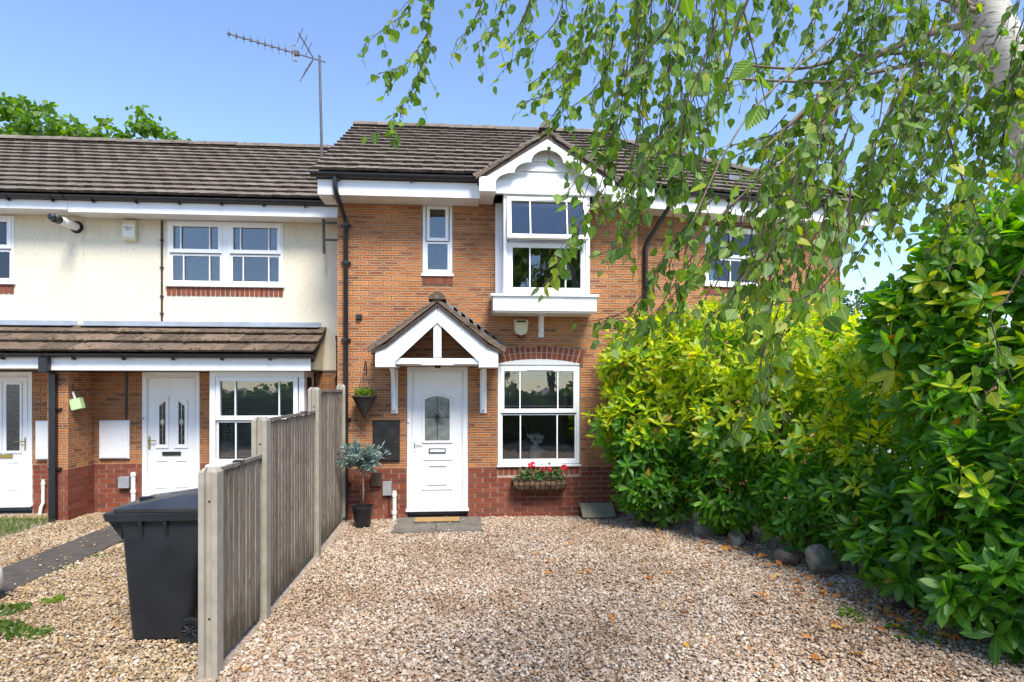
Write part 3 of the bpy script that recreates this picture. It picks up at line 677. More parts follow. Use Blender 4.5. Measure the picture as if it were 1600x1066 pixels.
for sgn in (-1, 1):
    mb = MH(); a, b = sorted((GX + sgn * 0.725, GX + sgn * 0.955))
    mb.box(a, b, 8.262, 8.48, 4.67, 4.875); mb.build('box_end', M['white'], gab, bevel=0.004)
    mb = MH(); mb.box(a + .01, b - .01, 8.49, YF, 4.685, 4.70); mb.build('soffit', M['white_old'], gab)
z = 4.70
while z < 5.34:
    ha, hb = (min(0.80, (zt - 0.085 - q) / sl) for q in (z, z + 0.135)); mb = MH(); hb = max(hb, 0.02)
    mb.add([(GX - ha, 8.412, z), (GX + ha, 8.412, z), (GX + hb, 8.436, z + .135), (GX - hb, 8.436, z + .135), (GX - ha, 8.45, z), (GX + ha, 8.45, z), (GX + hb, 8.45, z + .135), (GX - hb, 8.45, z + .135)],
        [(0, 1, 2, 3), (7, 6, 5, 4), (0, 4, 5, 1), (3, 2, 6, 7), (0, 3, 7, 4), (1, 5, 6, 2)])
    mb.build('cladding_board', M['white_old'], gab); z += 0.138 if z > 4.75 else 0.185
mb = MH(); mb.box(GX - 0.72, GX + 0.72, 8.40, 8.46, 4.69, 4.885); mb.build('cladding_board', M['white'], gab, bevel=0.004)
tl.done()

# slim window
mb = MH(); mb.frame(-0.633, -0.188, 3.63, 4.70, 0.045, YF + 0.02, YF + 0.09); mb.box(-0.65, -0.17, YF - 0.02, YF + 0.08, 3.60, 3.635)
sw = mb.build('window', M['white'], H1, bevel=0.004)
sash(sw, lx(-0.575), lx(-0.246), 4.13, 4.655, 0.03, (), 0.05, proud=0.015)
sash(sw, lx(-0.588), lx(-0.233), 3.675, 4.12, 0.035, (), 0.03)
# ground floor window
mb = MH(); mb.frame(0.49, 1.735, 0.79, 2.292, 0.05, YF + 0.02, YF + 0.09)
pts = [(0.49 + 1.245 * i / 16, arch_in(0.49 + 1.245 * i / 16) + 0.004) for i in range(17)]
mb.prism([(0.49, 2.286)] + pts + [(1.735, 2.286)], YF + 0.001, YF + 0.019)
gw = mb.build('window', M['white'], H1, bevel=0.004)
mb = MH(); mb.prism_x([(YF - 0.035, 0.752), (YF - 0.035, 0.775), (YF + 0.09, 0.789), (YF + 0.09, 0.752)], 0.475, 1.75); mb.build('sill', M['white'], gw, bevel=0.004)
sash(gw, lx(0.525), lx(1.70), 1.56, 2.25, 0.028, (0.255, 0.745), 0.062, proud=0.018, vent=True)
sash(gw, lx(0.54), lx(1.685), 0.84, 1.545, 0.04, (0.255, 0.745), 0.022)
blind(gw, lx(0.58), lx(1.645), 1.66, 2.17, 0.10, 0.031)
mb = MH(); mb.box(0.50, 1.72, YF + 0.1, YF + 0.3, 0.80, 0.825); mb.build('window_board', M['white'], gw)

# front door
mb = MH(); mb.frame(-0.86, 0.04, 0.135, 2.262, 0.062, YF + 0.015, YF + 0.09, wb=0.03)
moulding(mb, -0.80, -0.02, 0.165, 2.20, YF + 0.015, 0.02, 0.010)
dr = mb.build('door_frame', M['white'], H1, bevel=0.004)
mb = MH(); mb.prism_x([(YF - 0.04, 0.105), (YF - 0.04, 0.135), (YF + 0.09, 0.16), (YF + 0.09, 0.105)], -0.875, 0.055); mb.build('door_sill', M['white'], dr, bevel=0.004)
mb = MH(); DY = YF + 0.035
mb.box(-0.797, -0.022, DY, DY + 0.05, 0.168, 2.198)
moulding(mb, -0.785, -0.035, 0.185, 2.185, DY, 0.03, 0.014)
moulding(mb, -0.66, -0.16, 0.24, 2.06, DY, 0.02, 0.006) if False else None
moulding(mb, -0.645, -0.185, 0.415, 0.88, DY, 0.026, 0.013); moulding(mb, -0.56, -0.27, 0.49, 0.79, DY, 0.024, 0.016)
mb.box(-0.69, -0.13, DY - .004, DY, 0.25, 0.262); mb.box(-0.69, -0.13, DY - .004, DY, 2.03, 2.04); mb.box(-0.70, -0.69, DY - .004, DY, 0.25, 2.04); mb.box(-0.13, -0.12, DY - .004, DY, 0.25, 2.04)
leaf = mb.build('door', M['white'], H1)
def arched(x0, x1, z0, z1, rise, k=10):
    return [(x0, z0), (x1, z0)] + [(x1 - (x1 - x0) * i / k, z1 + rise * (1 - (2 * i / k - 1) ** 2)) for i in range(k + 1)]
mb = MH(); A = arched(-0.645, -0.185, 1.11, 1.80, 0.055); B = arched(-0.60, -0.23, 1.15, 1.765, 0.05)
n = len(A); vsx = [(x, DY - 0.001, z) for x, z in A] + [(x + (0.012 if x < -.415 else -0.012), DY - 0.02, z + (0.012 if z < 1.3 else -0.012)) for x, z in A] + [(x, DY - 0.016, z) for x, z in B] + [(x, DY + 0.002, z) for x, z in B]
mb.add(vsx, [(r * n + i, r * n + (i + 1) % n, r * n + n + (i + 1) % n, r * n + n + i) for r in range(3) for i in range(n)]); mb.build('glass_surround', M['white'], leaf)
mb = MH(); mb.prism(arched(-0.598, -0.232, 1.152, 1.765, 0.05), DY - 0.004, DY - 0.002); mb.build('door_glass', M['obscure'], leaf)
mb = MH(); cx, cz = -0.415, 1.50
for a, b in (((cx, 1.152), (cx, cz - .095)), ((cx, cz + .095), (cx, 1.81)), ((-0.598, cz), (cx - .065, cz)), ((cx + .065, cz), (-0.232, cz)),
             ((cx, cz - .095), (cx - .065, cz)), ((cx, cz - .095), (cx + .065, cz)), ((cx, cz + .095), (cx - .065, cz)), ((cx, cz + .095), (cx + .065, cz))):
    mb.tube([(a[0], DY - 0.006, a[1]), (b[0], DY - 0.006, b[1])], 0.0045, 5)
mb.build('leading', M['print'], leaf)
mb = MH(); mb.prism([(cx, cz - .06), (cx + .042, cz), (cx, cz + .06), (cx - .042, cz)], DY - 0.012, DY - 0.005); mb.build('bevelled_glass', M['glass'], leaf)
mb = MH(); mb.frame(-0.54, -0.29, 0.965, 1.035, 0.012, DY - 0.014, DY); lb = mb.build('letterbox', M['print'], leaf)
mb = MH(); mb.box(-0.526, -0.304, DY - 0.012, DY, 0.979, 1.021); mb.build('letterbox_flap', M['white'], leaf, bevel=0.003)
mb = MH(); mb.box(-0.765, -0.735, DY - 0.014, DY, 0.99, 1.18); mb.tube([(-0.75, DY - 0.014, 1.14), (-0.75, DY - 0.05, 1.14), (-0.62, DY - 0.055, 1.14)], 0.009, 8); mb.build('handle', M['white'], leaf, bevel=0.003)
mb = MH(); mb.lathe([(0.008, 0), (0.008, 0.02)], (-0.75, DY - 0.016, 1.055), 8); mb.box(-0.754, -0.746, DY - .018, DY - .014, 1.03, 1.06); mb.build('keyhole', M['print'], leaf)
mb = MH(); mb.box(-0.855, -0.825, YF - 0.002, YF + 0.014, 1.42, 1.47); mb.build('doorbell', M['white'], dr, bevel=0.004)

# door canopy
CX, CZ, CH = -0.385, 3.16, 0.90
mb = MH(); zr = CZ - 0.05; cs = (3.11 - 2.45) / 0.84
def rf(x): return zr - abs(x) * cs * (1 if abs(x) < .66 else 1)
flare = [(-0.90, 2.455), (-0.70, 2.545), (0, zr), (0.70, 2.545), (0.90, 2.455)]
mb.prism([(CX + x, z) for x, z in flare] + [(CX + x, z - 0.05) for x, z in flare[::-1]], 8.27, YF)
can = mb.build('canopy', M['brown_cable'], H1)
tc = Tiler(H1, can); ca = math.atan2(zr - 2.50, 0.84)
for sgn in (-1, 1):
    up = Vector((-sgn * math.cos(ca), 0, math.sin(ca))); u = Vector((0, -1, 0)) if sgn < 0 else Vector((0, 1, 0))
    o = L1(CX + sgn * 0.935, YF - 0.002 if sgn < 0 else 8.26, zr - 0.935 * math.tan(ca) + 0.03)
    tc.plane(o, u, up, YF - 0.002 - 8.26, 0.935 / math.cos(ca), 'tile_moss', 0.22, 0.165, th=0.02)
tc.done()
ridge(can, L1(CX, 8.235, CZ), L1(CX, YF - .004, CZ), 0.12, 'tile_moss', 0.34)
for sgn in (-1, 1):
    mb = MH(); mb.prism([(CX + sgn * 0.94, 2.43), (CX + sgn * .70, 2.575), (CX, zr + 0.02), (CX, zr + 0.075), (CX + sgn * .72, 2.625), (CX + sgn * 0.95, 2.475)], 8.262, 8.31); mb.build('verge', M['tile_moss'], can)
    mb = MH(); s = sgn   # bargeboard leg
    mb.prism([(CX + s * .003, zr), (CX + s * .58, zr - .58 * cs), (CX + s * .58, 2.30), (CX + s * .003, 2.845)], 8.30, 8.325); mb.build('bargeboard', M['white'], can)
    mb = MH(); mb.prism([(CX + s * .583, zr - .583 * cs), (CX + s * .70, zr - .70 * cs - .01), (CX + s * .84, 2.452), (CX + s * .84, 2.232), (CX + s * .583, 2.232)], 8.302, 8.33); mb.build('bargeboard_foot', M['white'], can)
    mb = MH(); a, b = sorted((CX + s * .575, CX + s * .845)); mb.box(a, b, 8.29, 8.301, 2.226, 2.445); mb.box(a, b, 8.301, YF - .002, 2.226, 2.26); mb.box(*(sorted((CX + s * .825, CX + s * .845))), 8.301, YF - .002, 2.26, 2.44); mb.build('box_end', M['white'], can, bevel=0.003)
    corbel(H1, CX + s * 0.655, 2.225, 1.56, YF, 0.30, can, 0.055, 0.10)
    for k in range(7):      # stepped lead soakers against the wall
        x = CX + s * (0.94 - k * 0.115); z = zr - (0.94 - k * 0.115) * math.tan(ca) + 0.105
        mb = MH(); mb.prism([(x + s * .02, z + .01), (x - s * 0.15, z + 0.06), (x - s * 0.15, z + 0.20), (x - s * 0.05, z + 0.115), (x + s * .03, z + 0.10)], YF - 0.014, YF - 0.008); mb.build('flashing', M['slate'], can)
    for k in range(3):
        mb = MH(); x = CX + s * (.12 + .2 * k); mb.lathe([(0.008, 0), (0.008, .004)], (x, 8.298, zr - abs(x - CX) * cs - .12), 8); mb.build('screw_cap', M['grey_box'], can)
mb = MH(); mb.box(CX - 0.055, CX + 0.055, 8.33, 8.40, 2.36, 2.92); mb.build('king_post', M['white'], can, bevel=0.004)
mb = MH(); mb.prism([(CX - .58, 2.27), (CX - .25, 2.27), (CX - .2, 2.255), (CX + .2, 2.255), (CX + .25, 2.27), (CX + .58, 2.27), (CX + .58, 2.35), (CX - .58, 2.35)], 8.328, 8.41); mb.build('tie_beam', M['white'], can, bevel=0.004)
mb = MH(); mb.box(CX - .57, CX + .57, 8.42, YF - .002, 2.262, 2.285); mb.build('ceiling', M['white_old'], can)
mb = MH(); mb.lathe([(0.035, 0), (0.045, 0.03), (0.045, 0.045)], (CX, 8.46, 2.216), 12); mb.build('porch_lamp', M['black'], can)
# wall vents
for x, z in ((-1.56, 2.98), (2.30, 2.92)):
    mb = MH(); mb.box(x - .035, x + .035, YF - .05, YF - .003, z - .035, z + .035); mb.box(x - .045, x + .045, YF - .012, YF - .003, z - .045, z + .045); mb.build('vent', M['black'], H1, bevel=0.004)
# white drainpipe stub, small service boxes
def thing_box(name, label, cat, x, y, z, parts, group=None):
    t = thing(name, label, cat, (x, y, z), group=group)
    for nm, mt, dims, bv in parts:
        mb = MB(); mb.box(*dims); mb.build(nm, mt, t, bevel=bv)
    return t
t = thing_box('meter_cupboard', 'flat black meter cupboard on orange brick wall left of the door', 'cupboard', -1.158, YF, 0.86,
          [('case', M['black_box'], (-.196, .196, -.035, -.003, 0, .60), .006), ('door', M['black_box'], (-.183, .183, -.044, -.036, .012, .575), .004), ('hood', M['black'], (-.2, .2, -.05, -.003, .585, .605), .003), ('lock', M['chrome'], (.14, .152, -.05, -.0445, .28, .292), .002)])
thing_box('service_box', 'small brown box on red brick behind the potted olive stem', 'box', -1.30, YF, 0.50,
          [('case', M['brown_box'], (-.065, .065, -.06, -.003, 0, .19), .008), ('lid', M['brown_box'], (-.07, .07, -.068, -.061, -.004, .194), .004)])
thing_box('junction_box', 'small grey box beside the white pipe stub by the front door', 'box', -1.145, YF, 0.36,
          [('case', M['grey_box'], (-.06, .06, -.05, -.003, 0, .20), .006), ('lid', M['grey_box'], (-.064, .064, -.058, -.051, -.004, .204), .004)])
t = thing('pipe_stub', 'short white vertical pipe rising from gravel beside the front door', 'pipe', (-1.04, YF - 0.04, 0))
mb = MB(); mb.tube([(0, 0, -.01), (0, 0, .42)], 0.03, 10); mb.build('pipe', M['white_old'], t, smooth='auto')
for z in (0.08, 0.34):
    mb = MB(); mb.lathe([(.038, 0), (.038, .045)], (0, 0, z), 12); mb.build('collar', M['white_old'], t, smooth='auto')
mb = MB(); mb.tube([(-.07, .01, .37), (-.08, 0, .2), (-.07, -.01, .08), (-.03, -.02, .05)], 0.007, 6); mb.build('cable', M['black'], t)
# alarm box
t = thing('alarm_box', 'shield shaped cream alarm box with dark red base below the bay window', 'alarm', (0.835, YF, 2.70))
sh = [(-.10, .26), (.10, .26), (.108, .20), (.10, .10), (.075, .045), (.0, .02), (-.075, .045), (-.10, .10), (-.108, .20)]
mb = MB(); mb.prism(sh, -.055, -.003); mb.build('case', M['cream'], t, bevel=.012)
mb = MB(); mb.prism([(-.085, .24), (.085, .24), (.082, .12), (.05, .05), (0, .03), (-.05, .05), (-.082, .12)], -.068, -.056); mb.build('cover', M['cream'], t, bevel=.006)
mb = MB(); mb.box(-.07, .07, -.071, -.069, .215, .245); mb.build('label_strip', M['print'], t)
mb = MB(); mb.prism([(-.075, .055), (.075, .055), (.055, .01), (0, -.025), (-.055, .01)], -.05, -.004); mb.build('strobe_lens', M['red_plastic'], t, bevel=.006)
# ------------------------------------------------------------------ terraced cream houses on the left
YB = 9.78
EZ, EY = 4.82, 9.33            # eaves tile edge
RY, RZ = 12.40, 6.76           # ridge
P2 = math.atan2(RZ - EZ, RY - EY); SL2 = math.hypot(RZ - EZ, RY - EY); V2 = Vector((0, math.cos(P2), math.sin(P2)))
def cream_house(x0, x1, label, lift, ops_up, ops_dn, verge_right, red=0.76):
    rt = thing('cream_house', label, 'house', ((x0 + x1) / 2, YB, 0), group='cream rendered terraced houses')
    T = TW(rt, 0, YB); mh = lambda: MB(Matrix.Translation(-rt.location))
    # rendered upper wall
    mb = MB(T); zs = sorted({2.22, 4.66, *[v for o in ops_up for v in o[2:4]]}); xs = sorted({x0, x1, *[v for o in ops_up for v in o[:2]]})
    for a, b in zip(xs, xs[1:]):
        for c, d in zip(zs, zs[1:]):
            if any(o[0] < (a + b) / 2 < o[1] and o[2] < (c + d) / 2 < o[3] for o in ops_up): continue
            mb.box(a, b, 0.0, 0.24, c, d)
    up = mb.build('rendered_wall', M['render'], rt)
    low = backing(rt, T, x0, x1, -0.05, 2.218, [(a, b, c, min(d, 2.218)) for a, b, c, d in ops_dn])
    b = Brickwork(rt); b.course(low, T, x0, x1, 0.0, 2.21, ops_dn)
    mb = mh(); mb.box(x0, x1, 13.6, 13.8, 0, 4.7); mb.box(x0, x1, YB + .3, 13.5, 2.42, 2.6); mb.box(x0, x1, YB + .3, 13.5, -.02, .03); mb.box(x0, x1, 12.3, 12.4, .04, 4.7); mb.build('interior', M['room'], rt)
    for xx in (x0, x1 - 0.1):
        mb = mh(); mb.box(xx + .004, xx + .096, YB + .26, 13.5, 0.04, 4.66); mb.build('party_wall', M['room'], rt)
    # roof
    mb = mh(); mb.prism_x([(EY + .05, EZ - .05), (RY, RZ - .05), (RY + 3.05, EZ - .05), (RY + 3.05, EZ - .12), (RY, RZ - .16), (EY + .12, EZ - .12)], x0, x1 - .002); roof = mb.build('roof', M['brown_cable'], rt)
    tl = Tiler(rt, roof); tl.plane(Vector((x0, EY, EZ)) - rt.location, (1, 0, 0), V2, x1 - x0, SL2); tl.done()
    ridge(roof, Vector((x0, RY, RZ + .03)) - rt.location, Vector((x1, RY, RZ + .03)) - rt.location, 0.11)
    mb = mh(); mb.box(x0, x1 - .002, EY + .075, EY + .097, 4.575 + lift, 4.77); mb.build('fascia', M['white'], rt, bevel=.004)
    mb = mh(); mb.box(x0, x1 - .002, EY + .10, YB - .002, 4.585 + lift, 4.60 + lift); mb.build('soffit', M['white_old'], rt)
    gutter(rt, x0 - rt.location.x + .01, x1 - rt.location.x - .01, EY + .015 - YB, EZ - .02, .056, brackets=.62)
    return rt, T, mh, up, low, b

def porch(rt, mh, x0, x1, endl, endr, fz):
    """mono-pitch tiled porch roof across the front"""
    py0, pz0, py1, pz1 = 8.93, 2.44, YB - .004, 2.90
    mb = mh(); mb.prism_x([(py0 + .05, pz0 - .045), (py1, pz1 - .02), (py1, pz1 - .10), (py0 + .10, pz0 - .12)], x0 + .02, x1 - .02); pr = mb.build('porch_roof', M['brown_cable'], rt)
    a = math.atan2(pz1 - pz0, py1 - py0); tl = Tiler(rt, pr)
    tl.plane(Vector((x0, py0, pz0)) - rt.location, (1, 0, 0), (0, math.cos(a), math.sin(a)), x1 - x0, math.hypot(py1 - py0, pz1 - pz0), 'tile_moss', .30, .325, th=.03); tl.done()
    # moss clumps along the courses
    for i in range(int((x1 - x0) * 26)):
        t = random.random(); k = random.choice((0.0, .31, .33, .34, .64, .67)); yy = py0 + (py1 - py0) * min(.95, max(.02, k + random.uniform(-.02, .05))); x = random.uniform(x0 + .05, x1 - .05)
        zz = pz0 + (yy - py0) * math.tan(a) + .055; s = random.uniform(.008, .026)
        if i % 8 == 0: cl = MB()
        cl.lathe([(s * 1.2, -s * .6), (s, s * .2), (s * .5, s * .55)], tuple(Vector((x, yy, zz)) - rt.location), 6)
        if i % 8 == 7: tag(cl.build('moss', M['moss'], pr, smooth=True), kind='stuff')
    mb = mh(); mb.box(x0, x1 - .09, py1 - .15, py1 + .002, 2.895, 2.915); mb.box(x0, x1 - .09, py1 - .014, py1 + .001, 2.916, 2.985); mb.build('flashing', M['lead'], rt)
    mb = mh(); mb.box(x0, x1 - .05, 8.975, 8.998, fz, 2.385); mb.build('porch_fascia', M['white'], rt, bevel=.004)
    mb = mh(); mb.box(x0, x1 - .06, 9.0, YB - .004, fz + .01, fz + .022); mb.build('porch_ceiling', M['white_old'], rt)
    gutter(rt, x0 - rt.location.x + .005, x1 - rt.location.x - .01, 8.915 - YB, 2.425, .056, brackets=.68)
    if endr:
        mb = mh(); mb.prism_x([(9.0, 2.2), (9.0, 2.37), (py1 - .01, 2.82), (py1 - .01, 2.2)], x1 - .085, x1 - .06); mb.build('porch_cheek', M['cream'], rt)
M['moss'] = pmat('moss', (0.085, 0.06, 0.022), 0.5, 30, 0.95, 0.9, 60, 0.01)

XL, XM, XR = -9.6, -5.93, -1.875
HB, TB, mhB, upB, lowB, bB = cream_house(XM, XR, 'cream rendered terraced house joined to the orange brick house, with two paired upper windows', 0.0,
    [(-4.675, -2.90, 3.55, 4.58)], [(-5.06, -4.19, -.1, 2.2), (-3.80, -2.40, .5, 2.2)], True)
HA, TA, mhA, upA, lowA, bA = cream_house(XL, XM - .004, 'cream rendered terraced house with flue and half glazed front door beside the brick pier', 0.035,
    [(-8.3, -6.95, 3.55, 4.60)], [(-7.56, -6.69, -.1, 2.2)], False)
# brick pier between the porches (three faces)
pier = MB(TB); pier.box(-6.05, -5.782, -.613, -.002, -.05, .76, 1); pier.box(-6.05, -5.782, -.613, -.002, .76, 2.2, 0); pier = pier.build('pier', [M['mortar'], M['mortar_pale']], HB)
bB.course(pier, TB @ Matrix.Translation((0, -.62, 0)), -6.053, -5.775, 0, 2.2, [])
bB.course(pier, TB @ Matrix.Translation((-5.775, 0, 0)) @ Matrix.Rotation(R(90), 4, 'Z'), -.618, -.002, 0, 2.2, [])
bB.done(); bA.done()
porch(HB, mhB, XM, -2.22, False, True, 2.19)
porch(HA, mhA, XL, XM - .006, False, False, 2.215)

# windows of the joined house
def lxB(v): return v - HB.location.x
mb = mhB(); mb.frame(-4.675, -2.90, 3.56, 4.575, .04, YB - .01, YB + .07); mb.box(-3.85, -3.72, YB - .012, YB + .07, 3.6, 4.535); win = mb.build('window', M['white'], HB, bevel=.004)
mb = mhB(); mb.box(-4.70, -2.875, YB - .045, YB + .06, 3.535, 3.562); mb.build('sill', M['white'], win, bevel=.004)
for a, b in ((-4.645, -3.84), (-3.73, -2.93)):
    sash(win, lxB(a), lxB(b), 4.07, 4.545, -.004, (.215, .76), .062, proud=.02)
    sash(win, lxB(a + .01), lxB(b - .01), 3.60, 4.06, .005, (.255, .76), .035)
blind(win, lxB(-4.60), lxB(-3.88), 3.62, 4.04, .10, .024)
soldier(HB, upB, lxB(-4.69), lxB(-2.90), 3.395, 3.53, -.012, 24)
# box bay under the porch
mb = mhB(); BY = 9.2
mb.box(-3.80, -2.42, BY, BY + .07, 2.10, 2.19); mb.box(-3.80, -3.72, BY, BY + .07, .80, 2.10); mb.box(-2.50, -2.42, BY, BY + .07, .80, 2.10); mb.box(-3.72, -2.50, BY, BY + .07, .80, .84)
mb.box(-3.80, -3.77, BY + .071, YB, .80, 2.19); mb.box(-2.45, -2.42, BY + .071, BY + .15, .80, 2.19); mb.box(-2.45, -2.42, YB - .08, YB, .80, 2.19); mb.box(-2.45, -2.42, BY + .151, YB - .081, .80, .88); mb.box(-2.45, -2.42, BY + .151, YB - .081, 2.1, 2.19)
bw2 = mb.build('box_bay_window', M['white'], HB, bevel=.004)
mb = mhB(); mb.box(-2.438, -2.43, BY + .15, YB - .08, .88, 2.1); mb.build('pane', M['glass'], bw2)
sash(bw2, lxB(-3.71), lxB(-2.515), 1.455, 2.10, BY - YB + .012, (.235, .77), .065, proud=.025)
sash(bw2, lxB(-3.71), lxB(-2.515), .84, 1.445, BY - YB + .025, (.235, .77), .03)
blind(bw2, lxB(-3.67), lxB(-2.55), .90, 2.03, BY - YB + .12, .028)
mb = mhB(); mb.prism_x([(BY - .06, .765), (BY - .06, .79), (BY + .07, .799), (BY + .07, .765)], -3.84, -2.38); mb.build('sill', M['white'], bw2, bevel=.004)
mb = mhB(); mb.box(-3.79, -2.43, BY + .02, YB - .005, .0, .764); mb.build('base_panel', M['white_old'], bw2)
# doors
def panel_door(rt, mh, x0, x1, kind):
    mb = mh(); mb.frame(x0, x1, .13, 2.188, .065, YB - .005, YB + .08, wb=.035); moulding(mb, x0 + .06, x1 - .06, .165, 2.13, YB - .005, .02, .01)
    fr = mb.build('door_frame', M['white'], rt, bevel=.004)
    mb = mh(); mb.prism_x([(YB - .06, .10), (YB - .06, .13), (YB + .08, .155), (YB + .08, .10)], x0 - .015, x1 + .015); mb.build('door_sill', M['white'], fr, bevel=.004)
    D = YB + .015; w = x1 - x0; mb = mh(); mb.box(x0 + .067, x1 - .067, D, D + .05, .168, 2.12); moulding(mb, x0 + .075, x1 - .075, .18, 2.11, D, .03, .012)
    cols = (x0 + .20, x0 + .395), (x0 + .49, x0 + .685)
    for a, b in cols: moulding(mb, a, b, .36, .80, D, .024, .013)
    lf = mb.build('door', M['white'], rt)
    for q, (a, b) in enumerate(cols):
        mb = mh()
        if kind == 'leaded':
            zl, zr = (1.70, 1.78) if q == 0 else (1.78, 1.70)
            A = [(a, .99), (b, .99), (b, zr + .03), (a, zl + .03)]; B = [(a + .055, 1.045), (b - .045, 1.045), (b - .045, zr - .05), (a + .055, zl - .05)]
        else:
            A = [(a - .03, .93), (b + .03, .93), (b + .03, 2.03), (a - .03, 2.03)]; B = [(a, .965), (b, .965), (b, 1.99), (a, 1.99)]
        vsx = [(x, D - .001, z) for x, z in A] + [(x, D - .018, z) for x, z in A] + [(x, D - .012, z) for x, z in B] + [(x, D + .001, z) for x, z in B]
        mb.add(vsx, [(r * 4 + i, r * 4 + (i + 1) % 4, r * 4 + 4 + (i + 1) % 4, r * 4 + 4 + i) for r in range(3) for i in range(4)]); mb.build('glass_surround', M['white'], lf)
        mb = mh(); mb.prism(B, D - .005, D - .003); mb.build('door_glass', M['dark_glass'], lf)
        if kind == 'leaded':
            cx = (B[0][0] + B[1][0]) / 2; mb = mh(); mb.tube([(cx, D - .008, 1.045), (cx, D - .008, 1.33)], .004, 5); mb.tube([(cx, D - .008, 1.47), (cx, D - .008, 1.69)], .004, 5); mb.build('leading', M['chrome'], lf)
            mb = mh(); mb.prism([(cx, 1.33), (cx + .035, 1.40), (cx, 1.47), (cx - .035, 1.40)], D - .012, D - .007); mb.build('bevelled_glass', M['chrome'], lf)
    zc = .90 if kind == 'leaded' else .88; xm = x0 + .44
    mb = mh(); mb.frame(xm - .14, xm + .14, zc - .03, zc + .03, .012, D - .014, D); mb.build('letterbox', M['brass'] if kind != 'leaded' else M['print'], lf)
    mb = mh(); mb.box(xm - .127, xm + .127, D - .01, D, zc - .017, zc + .017); mb.build('letterbox_flap', M['print'] if kind == 'leaded' else M['brass'], lf)
    hx = x0 + .105 if kind == 'leaded' else x1 - .105; s = 1 if kind == 'leaded' else -1
    mb = mh(); mb.box(hx - .014, hx + .014, D - .012, D, .97, 1.17); mb.tube([(hx, D - .012, 1.11), (hx, D - .05, 1.11), (hx + s * .12, D - .055, 1.11)], .008, 8); mb.build('handle', M['brass'], lf)
    return fr
fr = panel_door(HB, mhB, -5.06, -4.19, 'leaded')
mb = MB(Matrix.Translation((lxB(-5.03), -.012, 1.46)) @ Matrix.Rotation(R(90), 4, 'X')); mb.lathe([(.026, 0), (.026, .006)], (0, 0, 0), 14); pl = mb.build('number_plate', M['white_old'], fr)
text_mesh('8', .045, 'number', M['print'], fr, (lxB(-5.03), -.020, 1.444))
panel_door(HA, mhA, -7.56, -6.69, 'plain')
# upper window of the far cream house
def lxA(v): return v - HA.location.x
mb = mhA(); mb.frame(-8.3, -6.95, 3.56, 4.595, .04, YB - .01, YB + .07); win = mb.build('window', M['white'], HA, bevel=.004)
mb = mhA(); mb.box(-8.33, -6.925, YB - .045, YB + .06, 3.535, 3.562); mb.build('sill', M['white'], win, bevel=.004)
sash(win, lxA(-8.26), lxA(-6.985), 4.085, 4.56, -.004, (.25, .75), .062, proud=.02); sash(win, lxA(-8.25), lxA(-6.99), 3.60, 4.075, .005, (.25, .75), .035)
blind(win, lxA(-8.2), lxA(-7.03), 3.64, 4.50, .10, .045)
soldier(HA, upA, lxA(-8.3), lxA(-6.95), 3.395, 3.53, -.012, 18)
# downpipe on the pier, cable runs, overflow pipe
mb = mhB(); mb.box(-6.0, -5.905, 9.085, 9.155, 0.0, 2.14); dpl = mb.build('downpipe', M['black'], HB, bevel=.008)
mb = mhB(); mb.box(-6.02, -5.885, 8.90, 9.10, 2.15, 2.39); mb.build('hopper', M['black'], dpl, bevel=.02)
for z in (.75, 1.62): mb = mhB(); mb.box(-6.03, -5.85, 9.12, 9.158, z, z + .03); mb.build('pipe_clip', M['black'], dpl)
mb = mhB(); mb.box(-4.77, -4.745, YB - .022, YB - .002, 2.99, 4.57); cb = mb.build('cable_conduit', M['brown_cable'], HB)
for z in (3.1, 3.37, 3.82, 4.25): mb = mhB(); mb.box(-4.785, -4.73, YB - .028, YB - .003, z, z + .02); mb.build('conduit_clip', M['brown_cable'], cb)
mb = mhB(); mb.box(-5.305, -5.28, YB - .022, YB - .002, 1.45, 2.19); mb.build('cable_conduit', M['black'], HB)
mb = mhB(); x = -2.03; mb.tube([(x, YB, 2.72), (x, YB - .10, 2.74), (x + .02, YB - .12, 2.68), (x + .02, YB - .12, 2.14), (x, YB - .10, 2.08), (x - .03, YB, 2.08)], .036, 10); mb.build('overflow_pipe', M['black'], HB, smooth='auto')
mb = mhB(); mb.lathe([(.06, 0), (.06, .02)], (0, 0, 0), 12); mb.v = [(p[0], p[1], p[2]) for p in mb.v]
# things on the cream houses
t = thing('flue_pipe', 'white boiler flue with black end sticking out of cream wall', 'flue', (-6.03, YB, 4.44))
mb = MB(Matrix.Rotation(R(90), 4, 'X')); mb.lathe([(.062, 0), (.062, .30), (.066, .30), (.066, .33), (.062, .33), (.06, .42)], n=16); mb.build('tube', M['white'], t, smooth='auto')
mb = MB(Matrix.Rotation(R(90), 4, 'X')); mb.lathe([(.095, 0.002), (.09, .03), (.064, .035)], n=18); mb.build('wall_seal', M['rubber'], t, smooth='auto')
mb = MB(Matrix.Rotation(R(90), 4, 'X')); mb.lathe([(.066, .421), (.066, .52), (.045, .53), (.045, .60), (.03, .61)], n=16); mb.build('terminal', M['black'], t, smooth='auto')
t = thing('alarm_box', 'rectangular cream alarm box with black lettering under the eaves of the cream house', 'alarm', (-5.22, YB, 4.22))
mb = MB(); mb.prism_x([(-.004, 0), (-.06, .02), (-.085, .06), (-.085, .26), (-.06, .335), (-.004, .335)], -.095, .095); mb.build('case', M['cream'], t, bevel=.008)
mb = MB(); mb.box(-.088, .088, -.088, -.0855, .07, .25); mb.build('front_label', M['vase'], t)
text_mesh('Bahamian', .036, 'lettering', M['print'], t, (0, -.0895, .205), sx=1.0); text_mesh('Alarms', .036, 'lettering', M['print'], t, (0, -.0895, .172), sx=.9)
